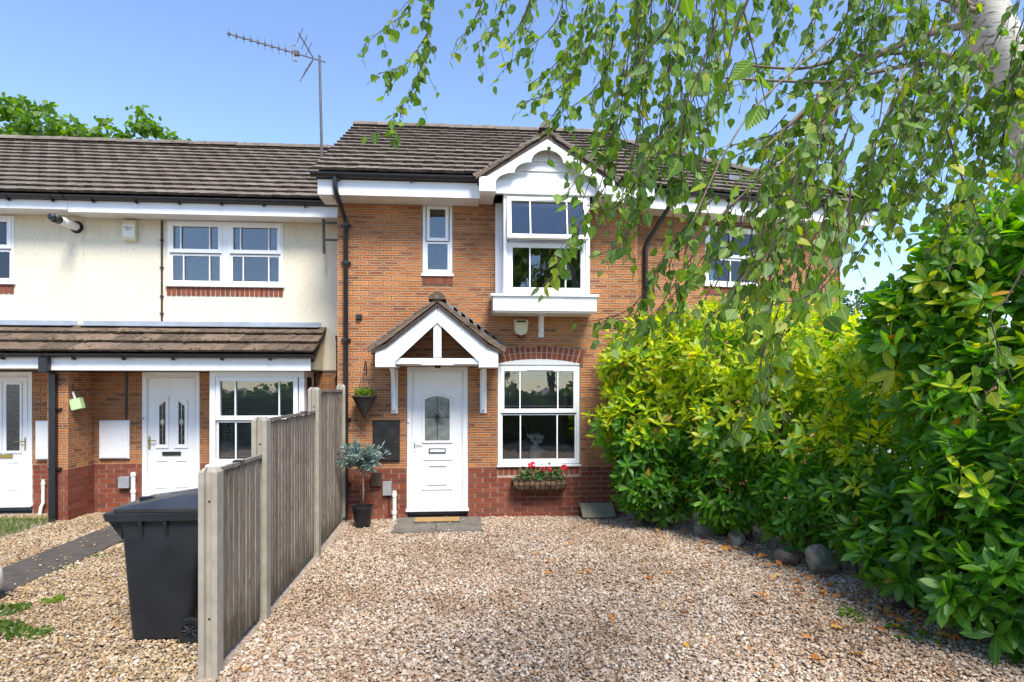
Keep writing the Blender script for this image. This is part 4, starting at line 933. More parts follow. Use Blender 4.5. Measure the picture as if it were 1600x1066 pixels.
thing_box('meter_cupboard', 'white meter cupboard on brick between the pier and the leaded white door', 'cupboard', -5.46, YB, .83,
    [('case', M['white'], (-.225, .225, -.04, -.003, 0, .60), .008), ('door', M['white'], (-.21, .20, -.05, -.041, .015, .585), .005), ('lock', M['print'], (.13, .142, -.055, -.051, .29, .302), .001)])
thing_box('meter_cupboard', 'white meter cupboard seen edge on behind the black square downpipe', 'cupboard', -6.38, YB, .83,
    [('case', M['white'], (-.225, .225, -.06, -.003, 0, .60), .008), ('door', M['white'], (-.21, .21, -.07, -.061, .015, .585), .005)])
thing_box('junction_box', 'grey square box on red brick beside the leaded white door', 'box', -5.30, YB, .38,
    [('case', M['grey_box'], (-.075, .075, -.07, -.003, 0, .17), .006), ('lid', M['grey_box'], (-.08, .08, -.08, -.071, -.004, .174), .005)])
t = thing('pipe_stub', 'white vertical pipe by the grey box beside the leaded door', 'pipe', (-5.17, YB - .045, 0))
mb = MB(); mb.tube([(0, 0, -.01), (0, 0, .62)], .032, 10); mb.build('pipe', M['white_old'], t, smooth='auto')
for z in (.3, .56): mb = MB(); mb.lathe([(.04, 0), (.04, .045)], (0, 0, z), 12); mb.build('collar', M['white_old'], t, smooth='auto')
t = thing('pipe_stub', 'thin white bent pipe beside the half glazed door', 'pipe', (-6.50, YB - .04, 0))
mb = MB(); mb.tube([(-.03, -.03, -.01), (-.02, -.02, .1), (0, 0, .16), (0, 0, .52)], .024, 10); mb.build('pipe', M['white_old'], t, smooth='auto')
mb = MB(); mb.lathe([(.031, 0), (.031, .04)], (0, 0, .44), 12); mb.build('collar', M['white_old'], t)
t = thing('hanging_box', 'pale green square box hanging crooked from a hook on the brick pier', 'box', (-5.70, 9.24, 1.72))
mb = MB(Matrix.Rotation(R(-14), 4, 'Y')); mb.box(-.075, .075, -.05, .05, -.10, .06); mb.build('body', M['green_box'], t, bevel=.006)
mb = MB(Matrix.Rotation(R(-14), 4, 'Y')); mb.tube([(-.01, 0, .06), (-.015, 0, .17)], .016, 6); mb.build('loop', M['white_old'], t)
mb = MB(); mb.tube([(-.05, 0, .16), (-.06, .01, .28), (-.075, .02, .285)], .005, 5); mb.build('hook', M['black'], t)

# ------------------------------------------------------------------ brick house on the right, turned a little away
HR = thing('brick_house', 'darker orange brick house with hipped roof behind the laurel hedge', 'house', (2.66, 9.25, 0), R(9.5))
OPR = [(1.28, 2.28, 3.62, 4.60), (2.0, 3.0, .756, 2.0)]
wallR = backing(HR, I4, 0.0, 3.92, -.05, 4.74, OPR)
b = Brickwork(HR); b.course(wallR, I4, 0.0, 3.92, 0, 4.72, OPR + [(1.27, 2.29, 3.475, 3.61)]); b.done()
mb = MB(); mb.box(3.68, 3.92, .25, 5.2, 0, 4.74); mb.box(0, 3.67, 5.0, 5.2, 0, 4.74); mb.box(0.0, .1, .25, 5.0, 0, 4.74); mb.build('side_wall', M['brick'], HR)
mb = MB(); mb.box(.11, 3.67, .3, 4.9, 2.45, 2.6); mb.box(.11, 3.67, 3.0, 3.1, 0, 4.7); mb.build('interior', M['room'], HR)
soldier(HR, wallR, 1.28, 2.28, 3.48, 3.61, 0, 14)
mb = MB(); mb.frame(1.28, 2.28, 3.63, 4.60, .045, .02, .09); mb.box(1.25, 2.31, -.03, .08, 3.60, 3.632); win = mb.build('window', M['white'], HR, bevel=.004)
sash(win, 1.32, 2.24, 4.09, 4.56, .03, (.48,), .055, proud=.015, vent=True); sash(win, 1.33, 2.23, 3.675, 4.08, .035, (.48,), .03)
mb = MB(); mb.frame(2.0, 3.0, .76, 2.0, .06, .02, .09); win = mb.build('window', M['white'], HR, bevel=.004); sash(win, 2.06, 2.94, .82, 1.94, .03, (.5,), .05)
# hipped roof
ez, ey, cxr = 4.98, -.46, 4.26; rise = 1.92; run = 3.05
mb = MB(); mb.add([(0.12, ey + .04, ez - .04), (cxr - .04, ey + .04, ez - .04), (cxr - .04, ey + 2 * run, ez - .04), (0.12, ey + 2 * run, ez - .04), (0.12, ey + run, ez + rise - .05), (cxr - run, ey + run, ez + rise - .05)],
    [(0, 1, 5, 4), (1, 2, 5), (2, 3, 4, 5), (3, 0, 4), (3, 2, 1, 0)]); roofR = mb.build('roof', M['brown_cable'], HR)
pr = math.atan2(rise, run); tl = Tiler(HR, roofR); SLr = math.hypot(rise, run)
tl.plane((0.10, ey, ez), (1, 0, 0), (0, math.cos(pr), math.sin(pr)), cxr - .10, SLr, inside=lambda x, y: x + .10 < cxr - y * math.cos(pr) + .05)
tl.done()
ridge(roofR, (0.1, ey + run, ez + rise + .02), (cxr - run, ey + run, ez + rise + .02)); ridge(roofR, (cxr + .02, ey - .02, ez + .05), (cxr - run, ey + run, ez + rise + .02))
mb = MB(); mb.box(.06, cxr - .05, ey + .075, ey + .097, 4.68, 4.92); mb.build('fascia', M['white_old'], HR)
mb = MB(); mb.box(cxr - .06, cxr - .04, ey + .10, 5.4, 4.68, 4.92); mb.build('fascia', M['white_old'], HR)
mb = MB(); mb.box(.06, cxr - .07, ey + .10, -.002, 4.69, 4.71); mb.box(3.93, cxr - .07, -.002, 5.2, 4.69, 4.71); mb.build('soffit', M['white_old'], HR)
gutter(HR, .06, cxr, ey + .015, ez - .02, .06)
mb = MB(); mb.tube([(.42, ey + .015, ez - .06), (.42, ey + .015, ez - .20), (.40, ey + .05, ez - .26), (.20, -.08, 4.25), (.18, -.058, 4.16), (.18, -.058, .02)], .036, 10); mb.build('downpipe', M['black'], HR, smooth='auto')
mb = MB(); mb.box(1.95, 2.15, .34, .52, 5.52, 5.60); mb.build('roof_vent', M['slate'], HR)
# ------------------------------------------------------------------ fence
FN = thing('garden_fence', 'weathered grey boarded fence with concrete posts stepping up towards the brick house', 'fence', (-1.73, 6.5, 0))
def mf(): return MB(Matrix.Translation(-FN.location))
posts = [(-1.725, 4.20, 1.395), (-1.715, 5.17, 1.69), (-1.745, 7.07, 1.94), (-1.80, 8.86, 1.98)]
for x, y, h in posts:
    a, b, sl_, sd_ = 0.062, 0.052, 0.026, 0.026      # half width, half depth, half slot, slot depth
    poly = [(x - a, y - b), (x - sl_, y - b), (x - sl_ + .006, y - b + sd_), (x + sl_ - .006, y - b + sd_), (x + sl_, y - b), (x + a, y - b), (x + a, y + b), (x + sl_, y + b), (x + sl_ - .006, y + b - sd_), (x - sl_ + .006, y + b - sd_), (x - sl_, y + b), (x - a, y + b)]
    top = [(x + (p - x) * .62, y + (q - y) * .62) for p, q in poly]
    mb = mf(); mb.prism_z(poly, -.05, h - .02); mb.prism_z(poly, h - .02, h + .008, top=top)
    po = mb.build('post', M['concrete'], FN)
    for z in (h - .22, .38):
        mb = mf(); mb.tube([(x, y - b + sd_ - .001, z), (x, y - b + sd_ + .002, z)], .009, 8); mb.build('bolt_hole', M['print'], po)
for i, zt in enumerate((1.36, 1.655, 1.89)):
    (xa, ya, _), (xb, yb, _) = posts[i], posts[i + 1]
    y0, y1 = ya + .045, yb - .045; n = max(4, round((y1 - y0) / .108)); wdt = (y1 - y0) / n
    mb = mf(); xm = (xa + xb) / 2
    sx = (xb - xa) / (yb - ya); xx = lambda y: xa + sx * (y - ya)
    cap = mf(); cap.add([(xx(y0) - .028, y0, zt), (xx(y0) + .024, y0, zt), (xx(y1) + .024, y1, zt), (xx(y1) - .028, y1, zt), (xx(y0) - .028, y0, zt + .02), (xx(y0) + .024, y0, zt + .026), (xx(y1) + .024, y1, zt + .026), (xx(y1) - .028, y1, zt + .02)],
        [(0, 3, 2, 1), (4, 5, 6, 7), (0, 1, 5, 4), (1, 2, 6, 5), (2, 3, 7, 6), (3, 0, 4, 7)]); panel = cap.build('fence_panel', M['board'], FN)
    cuts = [y0 + (k + (random.uniform(-.22, .22) if 0 < k < n else 0)) * wdt for k in range(n + 1)]
    for k in range(n):
        a, b = cuts[k] - .006, cuts[k + 1] + .004; t0, t1 = .0145, .010
        x0_, x1_ = xx(a), xx(b); zj = zt - random.uniform(.002, .016); zb = .03 + random.uniform(0, .015); ln = random.uniform(-.004, .004)
        bd = mf(); bd.add([(x0_ - .005, a, zb), (x0_ + t0, a, zb), (x1_ + .006, b + ln, zb), (x1_ - .005, b + ln, zb), (x0_ - .005, a, zj), (x0_ + t0, a, zj), (x1_ + .006, b, zj), (x1_ - .005, b, zj)],
            [(3, 2, 1, 0), (4, 5, 6, 7), (0, 1, 5, 4), (1, 2, 6, 5), (2, 3, 7, 6), (3, 0, 4, 7)]); bd.build('board', M['board'], panel)
    for z in (.25, .75, zt - .18):
        rl = mf(); rl.add([(xx(y) + dx, y, z + dz) for y in (y0, y1) for dx, dz in ((-.04, 0), (-.008, 0), (-.008, .05), (-.04, .05))], [(0, 1, 2, 3), (7, 6, 5, 4), (0, 4, 5, 1), (1, 5, 6, 2), (2, 6, 7, 3), (3, 7, 4, 0)]); rl.build('rail', M['board'], panel)
    if i < 2:
        cp = mf(); cp.box(xx(y1 - .45) - .032, xx(y1 - .45) + .03, y1 - .48, y1 - .40, zt + .018, zt + .034); cp.build('clip', M['black'], panel)

# ------------------------------------------------------------------ wheelie bin (front faces left, wheels by the fence)
BN = thing('wheelie_bin', 'charcoal wheeled rubbish bin with lid beside the fence end post', 'bin', (-2.25, 4.98, 0))
def ringbox(z, xl, xr, hy, r=.05):
    pts = []
    for cx_, cy_, q0 in ((xr - r, hy - r, 0), (xl + r, hy - r, 90), (xl + r, -hy + r, 180), (xr - r, -hy + r, 270)):
        for k in range(4): q = R(q0 + 30 * k); pts.append((cx_ + r * math.cos(q), cy_ + r * math.sin(q), z))
    return pts
def loft(mb, rings, cap0=True, cap1=True):
    n = len(rings[0]); vsx = [p for r_ in rings for p in r_]
    fs = [(k * n + i, k * n + (i + 1) % n, k * n + n + (i + 1) % n, k * n + n + i) for k in range(len(rings) - 1) for i in range(n)]
    if cap0: fs.append(list(range(n - 1, -1, -1)))
    if cap1: fs.append(list(range((len(rings) - 1) * n, len(rings) * n)))
    return mb.add(vsx, fs)
mb = MB(); loft(mb, [ringbox(.03, -.29, .10, .235), ringbox(.10, -.295, .16, .245), ringbox(.80, -.335, .25, .285), ringbox(.945, -.345, .265, .292)]); body = mb.build('body', M['bin'], BN, smooth='auto')
mb = MB(); loft(mb, [ringbox(.946, -.445, .36, .325, .045), ringbox(1.0, -.455, .365, .33, .045), ringbox(1.006, -.44, .355, .318, .04)]); mb.build('rim', M['bin'], BN, smooth='auto')
mb = MB(); loft(mb, [ringbox(1.01, -.385, .36, .315), ringbox(1.035, -.39, .365, .318), ringbox(1.045, -.375, .355, .305), ringbox(1.085, -.15, .30, .22, .08), ringbox(1.115, .02, .25, .15, .06), ringbox(1.12, .05, .23, .12, .05)]); lid = mb.build('lid', M['bin_lid'], BN, smooth='auto')
mb = MB(); mb.box(-.30, -.24, -.10, -.06, 1.05, 1.085); mb.box(-.235, -.19, -.12, -.05, 1.05, 1.08); mb.box(-.29, -.20, -.09, -.07, 1.081, 1.09); mb.build('lid_catch', M['black'], lid, bevel=.006)
for x in (-.18, .0):
    mb = MB(); mb.prism_x([(-.285, .80), (-.32, .93), (-.32, .945), (-.285, .945)], x - .012, x + .012); mb.build('rib', M['bin'], body)
mb = MB(); mb.prism([(-.335, .80), (-.44, .944), (-.335, .944)], -.02, .02); mb.prism([(-.335, .80), (-.44, .944), (-.335, .944)], -.265, -.245); mb.build('front_gusset', M['bin'], body)
mb = MB(); mb.tube([(.37, -.26, 1.0), (.40, -.25, .99), (.40, .25, .99), (.37, .26, 1.0)], .016, 8); mb.build('handle', M['bin'], BN)
for s in (-1, 1):
    y = s * .275
    mb = MB(Matrix.Translation((.17, y, .10)) @ Matrix.Rotation(R(90), 4, 'X')); mb.lathe([(.06, -.022), (.092, -.026), (.10, -.012), (.10, .012), (.092, .026), (.06, .022)], n=24, caps=False); wh = mb.build('wheel', M['rubber'], BN, smooth='auto')
    mb = MB(Matrix.Translation((.17, y, .10)) @ Matrix.Rotation(R(90), 4, 'X')); mb.lathe([(.066, -.016), (.066, .016), (.058, .017), (.055, .008), (.02, .01), (.018, .024), (.0, .026)], n=24)
    for k in range(8):
        q = 2 * math.pi * k / 8; mb.tube([(.018 * math.cos(q), .018 * math.sin(q), .014), (.06 * math.cos(q), .06 * math.sin(q), .014)], .006, 5)
    mb.build('rim', M['bin'], wh, smooth='auto')
mb = MB(); mb.tube([(.17, -.25, .10), (.17, .25, .10)], .011, 8); mb.build('axle', M['metal'], BN)

# ------------------------------------------------------------------ paving, mat, slabs, path
for x0, x1, y0, y1 in ((-.985, -.40, 8.0, 8.44), (-.39, .23, 8.0, 8.44), (-.985, -.43, 8.45, 8.86), (-.42, .22, 8.45, 8.86)):
    mb = MB(); mb.box(x0, x1, y0, y1, -.02, .03 + random.uniform(-.003, .004)); tag(mb.build('doorstep_slab', M['slab'], bevel=.005), kind='structure')
t = thing('doormat', 'tan coir doormat on dark slabs before the white front door', 'doormat', (-.40, 8.62, .037))
mb = MB(); mb.box(-.32, .32, -.12, .13, 0, .018); mb.build('pile', M['coir'], t, bevel=.006); mb = MB(); mb.box(-.325, .325, -.125, .135, -.004, .004); mb.build('backing', M['rubber'], t)
for i, (y0, y1) in enumerate(((7.235, 9.2), (5.2, 7.22), (3.2, 5.19), (1.2, 3.19))):
    mb = MB(); mb.box(-4.93, -4.30, y0, y1, -.02, .024 - .003 * i); tag(mb.build('path_slab', M['path'], bevel=.006), kind='structure')
mb = MB(); mb.box(-5.1, -4.15, 9.22, 9.70, -.02, .05); tag(mb.build('path_step', M['path'], bevel=.006), kind='structure')
t = thing('leaning_slab', 'square mossy paving slab leaning against the red brick near the hedge', 'slab', (1.97, 8.63, .01))
mb = MB(Matrix.Rotation(R(33), 4, 'X')); mb.box(-.25, .25, 0, .30, 0, .04); mb.build('slab', M['slab_green'], t, bevel=.005)
t = thing('flower_pot', 'small blue grey pot at the wall under the laurel leaves', 'pot', (2.48, 8.72, 0))
mb = MB(); mb.lathe([(.07, 0), (.10, .17), (.11, .17), (.11, .20), (.095, .20), (.09, .15)], n=18, caps=False); mb.build('pot', M['lead'], t, smooth='auto'); mb = MB(); mb.lathe([(.0, .15), (.092, .15)], n=18, caps=False); mb.build('soil', M['soil'], t)
t = thing('bumper_stand_in', 'rounded white pot standing in for a car bumper on the dark path, mostly out of view', 'pot', (-4.40, 5.68, .02))  # pot shape stands in for a parked white car's bumper corner
mb = MB(); mb.lathe([(.13, 0), (.19, .06), (.225, .16), (.215, .26), (.17, .33), (.16, .33), (.15, .28)], n=24, caps=False); mb.build('pot', M['vase'], t, smooth=True); mb = MB(); mb.lathe([(0, .28), (.165, .285)], n=24, caps=False); mb.build('soil', M['soil'], t)

# ------------------------------------------------------------------ vase on the window board
t = thing('flower_vase', 'white ribbed vase of white flowers inside the ground floor window', 'vase', (1.07, YF + .19, .826))
mb = MB(); n = 24; prof = [(.055, 0), (.078, .04), (.082, .12), (.078, .20), (.05, .235), (.055, .25)]; vsx = []
for r_, z in prof:
    for j in range(n): rr = r_ * (1 + .05 * (j % 2)); vsx.append((rr * math.cos(2 * math.pi * j / n), rr * math.sin(2 * math.pi * j / n), z))
mb.add(vsx, [(i * n + j, i * n + (j + 1) % n, i * n + n + (j + 1) % n, i * n + n + j) for i in range(5) for j in range(n)]); mb.build('vase', M['vase'], t)
for k in range(9):
    q = k * 2.4; rr = .03 + .085 * (k / 9) ** .5; c = Vector((rr * math.cos(q), rr * math.sin(q) * .6, .33 + .05 * math.cos(k * 1.7))); mb = MB()
    for j in range(7):
        a = 2 * math.pi * j / 7; mb.add([c, c + Vector((.05 * math.cos(a), .05 * math.sin(a), .012)), c + Vector((.055 * math.cos(a + .6), .055 * math.sin(a + .6), .03))], [(0, 1, 2)])
        mb.add([c + Vector((0, -.01, .01)), c + Vector((.035 * math.cos(a), -.02, .035 * math.sin(a))), c + Vector((.035 * math.cos(a + .9), -.025, .035 * math.sin(a + .9)))], [(0, 1, 2)])
    mb.tube([(0, 0, .22), tuple(c)], .004, 4); mb.build('flower', M['petal_white'], t)

# ------------------------------------------------------------------ aerials
AE = thing('tv_aerial', 'long grey television aerial on a tall mast between the two roofs', 'aerial', (-2.30, 9.45, 4.05))
def az(x, y, z): return (x + 2.30, y - 9.45, z - 4.05)
mast_t = Vector(az(-2.28, 9.56, 7.16)); mb = MB(); mb.tube([az(-2.21, 9.56, 4.05), az(-2.245, 9.56, 5.5), tuple(mast_t)], [.022, .022, .019], 8); mb.build('mast', M['metal'], AE, smooth='auto')
for z in (4.25, 4.52):
    mb = MB(); mb.box(.08, .42, .09, .13, z - 4.05, z - 4.02); mb.build('wall_bracket', M['metal'], AE)
b0 = Vector(az(-2.27, 9.56, 7.08)); b1 = Vector(az(-3.46, 8.96, 7.10)); dirb = (b1 - b0).normalized(); side = dirb.cross(Vector((0, 0, 1))).normalized()
tilt = (Vector((0, 0, 1)) * math.cos(R(18)) + side * math.sin(R(18))).normalized()
mb = MB(); mb.tube([tuple(b0 - dirb * .08), tuple(b1)], .011, 6); mb.build('boom', M['metal'], AE)
for k in range(10):
    p = b0 + dirb * (.42 + .098 * k); mb = MB(); h = .125 - .004 * k; mb.tube([tuple(p - tilt * h), tuple(p + tilt * h)], .0035, 4); mb.box(p.x - .014, p.x + .014, p.y - .014, p.y + .014, p.z - .022, p.z + .022); mb.build('director', M['metal'], AE)
p = b0 + dirb * .36; mb = MB(); q = [p - tilt * .15 - side * .0, p - tilt * .15 + dirb * .05, p + tilt * .15 + dirb * .05, p + tilt * .15]; mb.tube([tuple(v) for v in q + q[:1]], .008, 5); mb.box(p.x - .03, p.x + .04, p.y - .03, p.y + .03, p.z - .03, p.z + .035); mb.build('dipole', M['metal'], AE)
for s in (-1, 1):
    e = b0 + dirb * .10 + dirb * .20 + tilt * s * .42 - dirb * (.0)
    mb = MB(); mb.tube([tuple(b0 + dirb * .10), tuple(e)], .012, 5); pl = mb.build('reflector_arm', M['metal'], AE)
    for k in range(3):
        c = b0 + dirb * .10 + (e - b0 - dirb * .10) * (.35 + .28 * k); mb = MB(); mb.tube([tuple(c - tilt * .13 * 0 - side * .22), tuple(c + side * .22)], .005, 4); mb.build('reflector_rod', M['metal'], AE)
A2 = thing('tv_aerial', 'small television aerial on the hipped roof seen between birch leaves', 'aerial', (5.0, 12.4, 6.5))
mb = MB(); mb.tube([(0, 0, -.3), (0, 0, 1.0)], .02, 6); mb.build('mast', M['metal'], A2)
mb = MB(); mb.tube([(.08, 0, .62), (-.16, -.5, 1.12)], .012, 5); mb.build('boom', M['metal'], A2)
for k in range(9):
    t_ = k / 8; c = Vector((.08 - .24 * t_, -.5 * t_, .62 + .5 * t_)); mb = MB(); mb.box(c.x - .15 + .05 * t_, c.x + .15 - .05 * t_, c.y - .008, c.y + .008, c.z - .02, c.z + .02); mb.build('element', M['metal'], A2)
# ------------------------------------------------------------------ leaves
def leaf_tmpl(st, W, fold=.25, curl=.12, wave=0.0):
    v = [(0, 0, 0)]; uv = [(.5, 0)]
    for t, w in st:
        z = -curl * t * t
        v += [(-W * w / 2, t, z + fold * W * w / 2 + wave * math.sin(t * 9)), (0, t, z), (W * w / 2, t, z + fold * W * w / 2 - wave * math.sin(t * 7))]
        uv += [(.5 - w / 2, t), (.5, t), (.5 + w / 2, t)]
    v.append((0, 1, -curl)); uv.append((.5, 1)); n = len(st); f = [(0, 2, 1), (0, 3, 2)]
    for i in range(n - 1):
        a = 1 + 3 * i; f += [(a, a + 1, a + 4, a + 3), (a + 1, a + 2, a + 5, a + 4)]
    a = 1 + 3 * (n - 1); k = len(v) - 1; f += [(a, a + 1, k), (a + 1, a + 2, k)]
    return np.array(v, float), f, uv
T_LAUREL = leaf_tmpl([(.18, .5), (.42, .92), (.65, 1.0), (.86, .62)], .36, .22, .14)
T_BIRCH = leaf_tmpl([(.12, .72), (.34, 1.0), (.62, .66), (.84, .26)], .74, .16, .10, .015)
T_OLIVE = leaf_tmpl([(.3, .9), (.65, 1.0)], .24, .2, .05)
T_BROAD = leaf_tmpl([(.25, .85), (.65, .9)], .75, .2, .15)
T_DEAD = leaf_tmpl([(.2, .6), (.5, 1.0), (.8, .6)], .45, .45, .25, .05)
T_GRASS = leaf_tmpl([(.4, 1.0), (.75, .7)], .07, .1, .35)
def mesh_of(tm, name, mat):
    me = bpy.data.meshes.new(name); me.from_pydata([tuple(p) for p in tm[0]], [], tm[1]); ul = me.uv_layers.new(name='UVMap')
    ul.data.foreach_set('uv', [c for f in tm[1] for i in f for c in tm[2][i]]); me.materials.append(mat)
    me.polygons.foreach_set('use_smooth', [True] * len(me.polygons)); return me
def frames(D, Nn):
    D = D / np.linalg.norm(D, axis=1, keepdims=True); X = np.cross(D, Nn); l = np.linalg.norm(X, axis=1, keepdims=True); l[l < 1e-6] = 1; X = X / l
    Z = np.cross(X, D); return X, D, Z
def scatter(name, tm, P, D, Nn, S, mats, midx, parent):
    X, Y, Z = frames(D, Nn); tv = tm[0]; n, k = len(P), len(tv)
    V = P[:, None, :] + S[:, None, None] * (tv[None, :, 0:1] * X[:, None, :] + tv[None, :, 1:2] * Y[:, None, :] + tv[None, :, 2:3] * Z[:, None, :])
    V = V.reshape(-1, 3)
    lens = np.array([len(f) for f in tm[1]]); loops = np.concatenate([np.array(f) for f in tm[1]])
    L = (np.arange(n)[:, None] * k + loops[None, :]).reshape(-1); tot = np.tile(lens, n); st = np.concatenate([[0], np.cumsum(tot)[:-1]])
    me = bpy.data.meshes.new(name); me.vertices.add(len(V)); me.vertices.foreach_set('co', V.astype(np.float32).reshape(-1))
    me.loops.add(len(L)); me.loops.foreach_set('vertex_index', L.astype(np.int32)); me.polygons.add(len(tot))
    me.polygons.foreach_set('loop_start', st.astype(np.int32)); me.polygons.foreach_set('loop_total', tot.astype(np.int32))
    me.polygons.foreach_set('material_index', np.repeat(midx, len(lens)).astype(np.int32)); me.polygons.foreach_set('use_smooth', np.ones(len(tot), bool))
    ul = me.uv_layers.new(name='UVMap'); uvl = np.array([tm[2][i] for i in loops], np.float32); ul.data.foreach_set('uv', np.tile(uvl, (n, 1)).reshape(-1))
    for m_ in mats: me.materials.append(m_)
    me.update(); me.validate(); return link(name, me, parent)
def project(P):
    xc = P[:, 0] * .9969 - P[:, 1] * .0785; zc = P[:, 0] * .0785 + P[:, 1] * .9969
    return 800 + 930 * xc / zc, 605 - 930 * (P[:, 2] - 1.95) / zc, zc
def leaves(root, parent, tm, P, D, Nn, S, mats, midx, nsolo=300, vis=None, name='leaf', rest='foliage'):
    """the leaves that show largest become objects of their own, the rest one joined part (world coordinates in)"""
    px, py, zc = project(P); inside = (px > 5) & (px < 1595) & (py > 5) & (py < 1060) & (zc > .2)
    score = S / np.maximum(zc, .2) * inside
    if vis is not None: score = score * vis
    order = np.argsort(-score); solo = order[:nsolo]; keep = np.ones(len(P), bool); keep[solo] = False
    off = np.array(rootof(parent).location)
    if nsolo:
        X, Y, Z = frames(D[solo], Nn[solo]); mes = [mesh_of(tm, name, m_) for m_ in mats]
        for i, k in enumerate(solo):
            o = link(name, mes[int(midx[k])], parent)
            m4 = Matrix((( *X[i], 0), (*Y[i], 0), (*Z[i], 0), (0, 0, 0, 1))).transposed() @ Matrix.Diagonal((S[k],) * 3 + (1,)); m4.translation = Vector(P[k] - off); o.matrix_local = m4
    tag(scatter(rest, tm, P[keep] - off, D[keep], Nn[keep], S[keep], mats, midx[keep], parent), kind='stuff')
def unit(n):
    v = RNG.normal(size=(n, 3)); return v / np.linalg.norm(v, axis=1, keepdims=True)

def laurel(root, blobs, per_m2, lsize, sunlit, inner=500, zmin=.10):
    P, D, NN, S, MI, VIS = [], [], [], [], [], []; stems = []
    B = [(np.array(b[:3]), np.array(b[3:6])) for b in blobs]
    for bi, (c, r) in enumerate(B):
        area = 4 * math.pi * ((r[0] * r[1]) ** 1.6 / 3 + (r[0] * r[2]) ** 1.6 / 3 + (r[1] * r[2]) ** 1.6 / 3) ** (1 / 1.6)
        dirs = unit(int(area * per_m2))
        lump = 1 + .10 * np.sin(dirs[:, 0] * 7 + bi * 2) * np.sin(dirs[:, 2] * 6 + bi) + RNG.normal(0, .05, len(dirs))
        lump += (RNG.random(len(dirs)) < .14) * RNG.uniform(.05, .22, len(dirs))
        pts = c + dirs * r * lump[:, None]
        for p, d in zip(pts, dirs):
            if p[2] < zmin or (p[0] > 5.2): continue
            if any(k != bi and (((p - c2) / (r2 * .86)) ** 2).sum() < 1 for k, (c2, r2) in enumerate(B)): continue
            nrm = d / r; nrm /= np.linalg.norm(nrm)
            ax = nrm * .75 + np.array((0, 0, .55)) + RNG.normal(0, .28, 3); ax /= np.linalg.norm(ax)
            t1 = np.cross(ax, (0.3, .2, .93)); t1 /= np.linalg.norm(t1); t2 = np.cross(ax, t1)
            nl = RNG.integers(6, 10); q0 = RNG.random() * 6.28
            lit = RNG.random() < sunlit * np.clip((p[2] - 1.0) / 1.2, 0.0, 1) * (1.5 if ax[2] > .5 else .6)  # painted sunlit yellow, likelier higher up and on upward-facing sprays
            vis = max(0.0, float(np.dot(nrm, np.array((0, 0, 1.95)) - p)) / 4)
            sz = lsize * RNG.uniform(.65, 1.2)
            stems.append((p - ax * .22, p))
            for j in range(nl):
                q = q0 + j * 2.4; a = R(28 + 52 * (1 - j / nl) + RNG.normal(0, 9)); s_ = j / nl
                rad = t1 * math.cos(q) + t2 * math.sin(q); dd = ax * math.cos(a) + rad * math.sin(a) + np.array((0, 0, -.10)); 
                P.append(p - ax * (.09 * (1 - s_))); D.append(dd); NN.append(ax * math.sin(a) - rad * math.cos(a) + RNG.normal(0, .15, 3)); S.append(sz * RNG.uniform(.75, 1.1) * (.7 + .3 * math.sin(1.2 + s_ * 2)))
                MI.append(2 if RNG.random() < .010 else (1 if (lit and RNG.random() < .9) else 0)); VIS.append(vis)
    for c, r in B:
        n = inner; d = unit(n) * RNG.uniform(.45, .92, (n, 1)); p = c + d * r; ok = p[:, 2] > zmin; p = p[ok]; m_ = len(p)
        dd = unit(m_) + np.array((0, 0, -.2)) + d[ok] * .7
        P += list(p); D += list(dd); NN += list(unit(m_) * .5 + np.array((0, 0, .8))); S += list(RNG.uniform(.75, 1.1, m_) * lsize); MI += [0] * m_; VIS += [0.0] * m_
    P, D, NN, S, MI, VIS = map(np.array, (P, D, NN, S, MI, VIS))
    mb = MB(Matrix.Translation(-root.location))
    for a, b in stems[::3]: mb.tube([tuple(a), tuple(b)], [.006, .004], 4, caps=False)
    for c, r in B:
        for k in range(3):
            e = c + unit(1)[0] * r * .7; g = np.array((c[0] + RNG.normal(0, .12), c[1] + RNG.normal(0, .12), 0)); mid = (g + e) / 2 + RNG.normal(0, .12, 3)
            mb.tube([tuple(g), tuple(mid), tuple(e)], [.022, .014, .006], 5)
    tag(mb.build('stem', M['bark'], root), kind='stuff')
    leaves(root, root, T_LAUREL, P, D, NN, S, [M['laurel'], M['laurel_sunlit'], M['laurel_old']], MI, vis=VIS)
HG = thing('laurel_hedge', 'big glossy laurel hedge with yellow green tips reaching the brick wall', 'hedge', (3.3, 7.2, 0))
laurel(HG, [(2.74, 8.22, 2.25, .80, .55, .66), (2.62, 8.18, 1.40, .74, .55, .60), (2.72, 8.12, .66, .64, .50, .50), (3.45, 7.75, 2.40, .85, .75, .66), (3.55, 7.5, 1.5, .80, .70, .70), (3.45, 7.45, .70, .62, .55, .58),
            (4.15, 7.0, 2.25, .85, .80, .62), (4.1, 6.7, 1.35, .78, .75, .70), (3.98, 6.5, .70, .60, .60, .52), (4.6, 6.2, 1.95, .80, .80, .58), (4.4, 5.8, 1.15, .70, .75, .62), (4.15, 5.7, .62, .52, .55, .40)],
       56, .168, 1.8)
TS = thing('tall_laurel', 'tall dark leaved laurel beside the birch with large glossy leaves down to the gravel', 'shrub', (4.5, 4.5, 0))
laurel(TS, [(4.65, 5.0, 2.55, .80, .75, .70), (4.95, 4.5, 3.1, .75, .70, .72), (4.5, 4.75, 3.05, .5, .5, .45), (4.55, 4.6, 1.75, .72, .70, .70), (4.45, 4.4, .95, .66, .62, .55), (4.75, 3.9, 1.6, .80, .60, .85), (4.20, 4.15, .50, .62, .50, .44), (4.02, 4.95, .55, .48, .50, .45), (4.25, 4.3, 1.2, .6, .55, .5), (4.35, 5.35, 2.55, .45, .45, .42)],
       50, .20, .22, 420, .05)

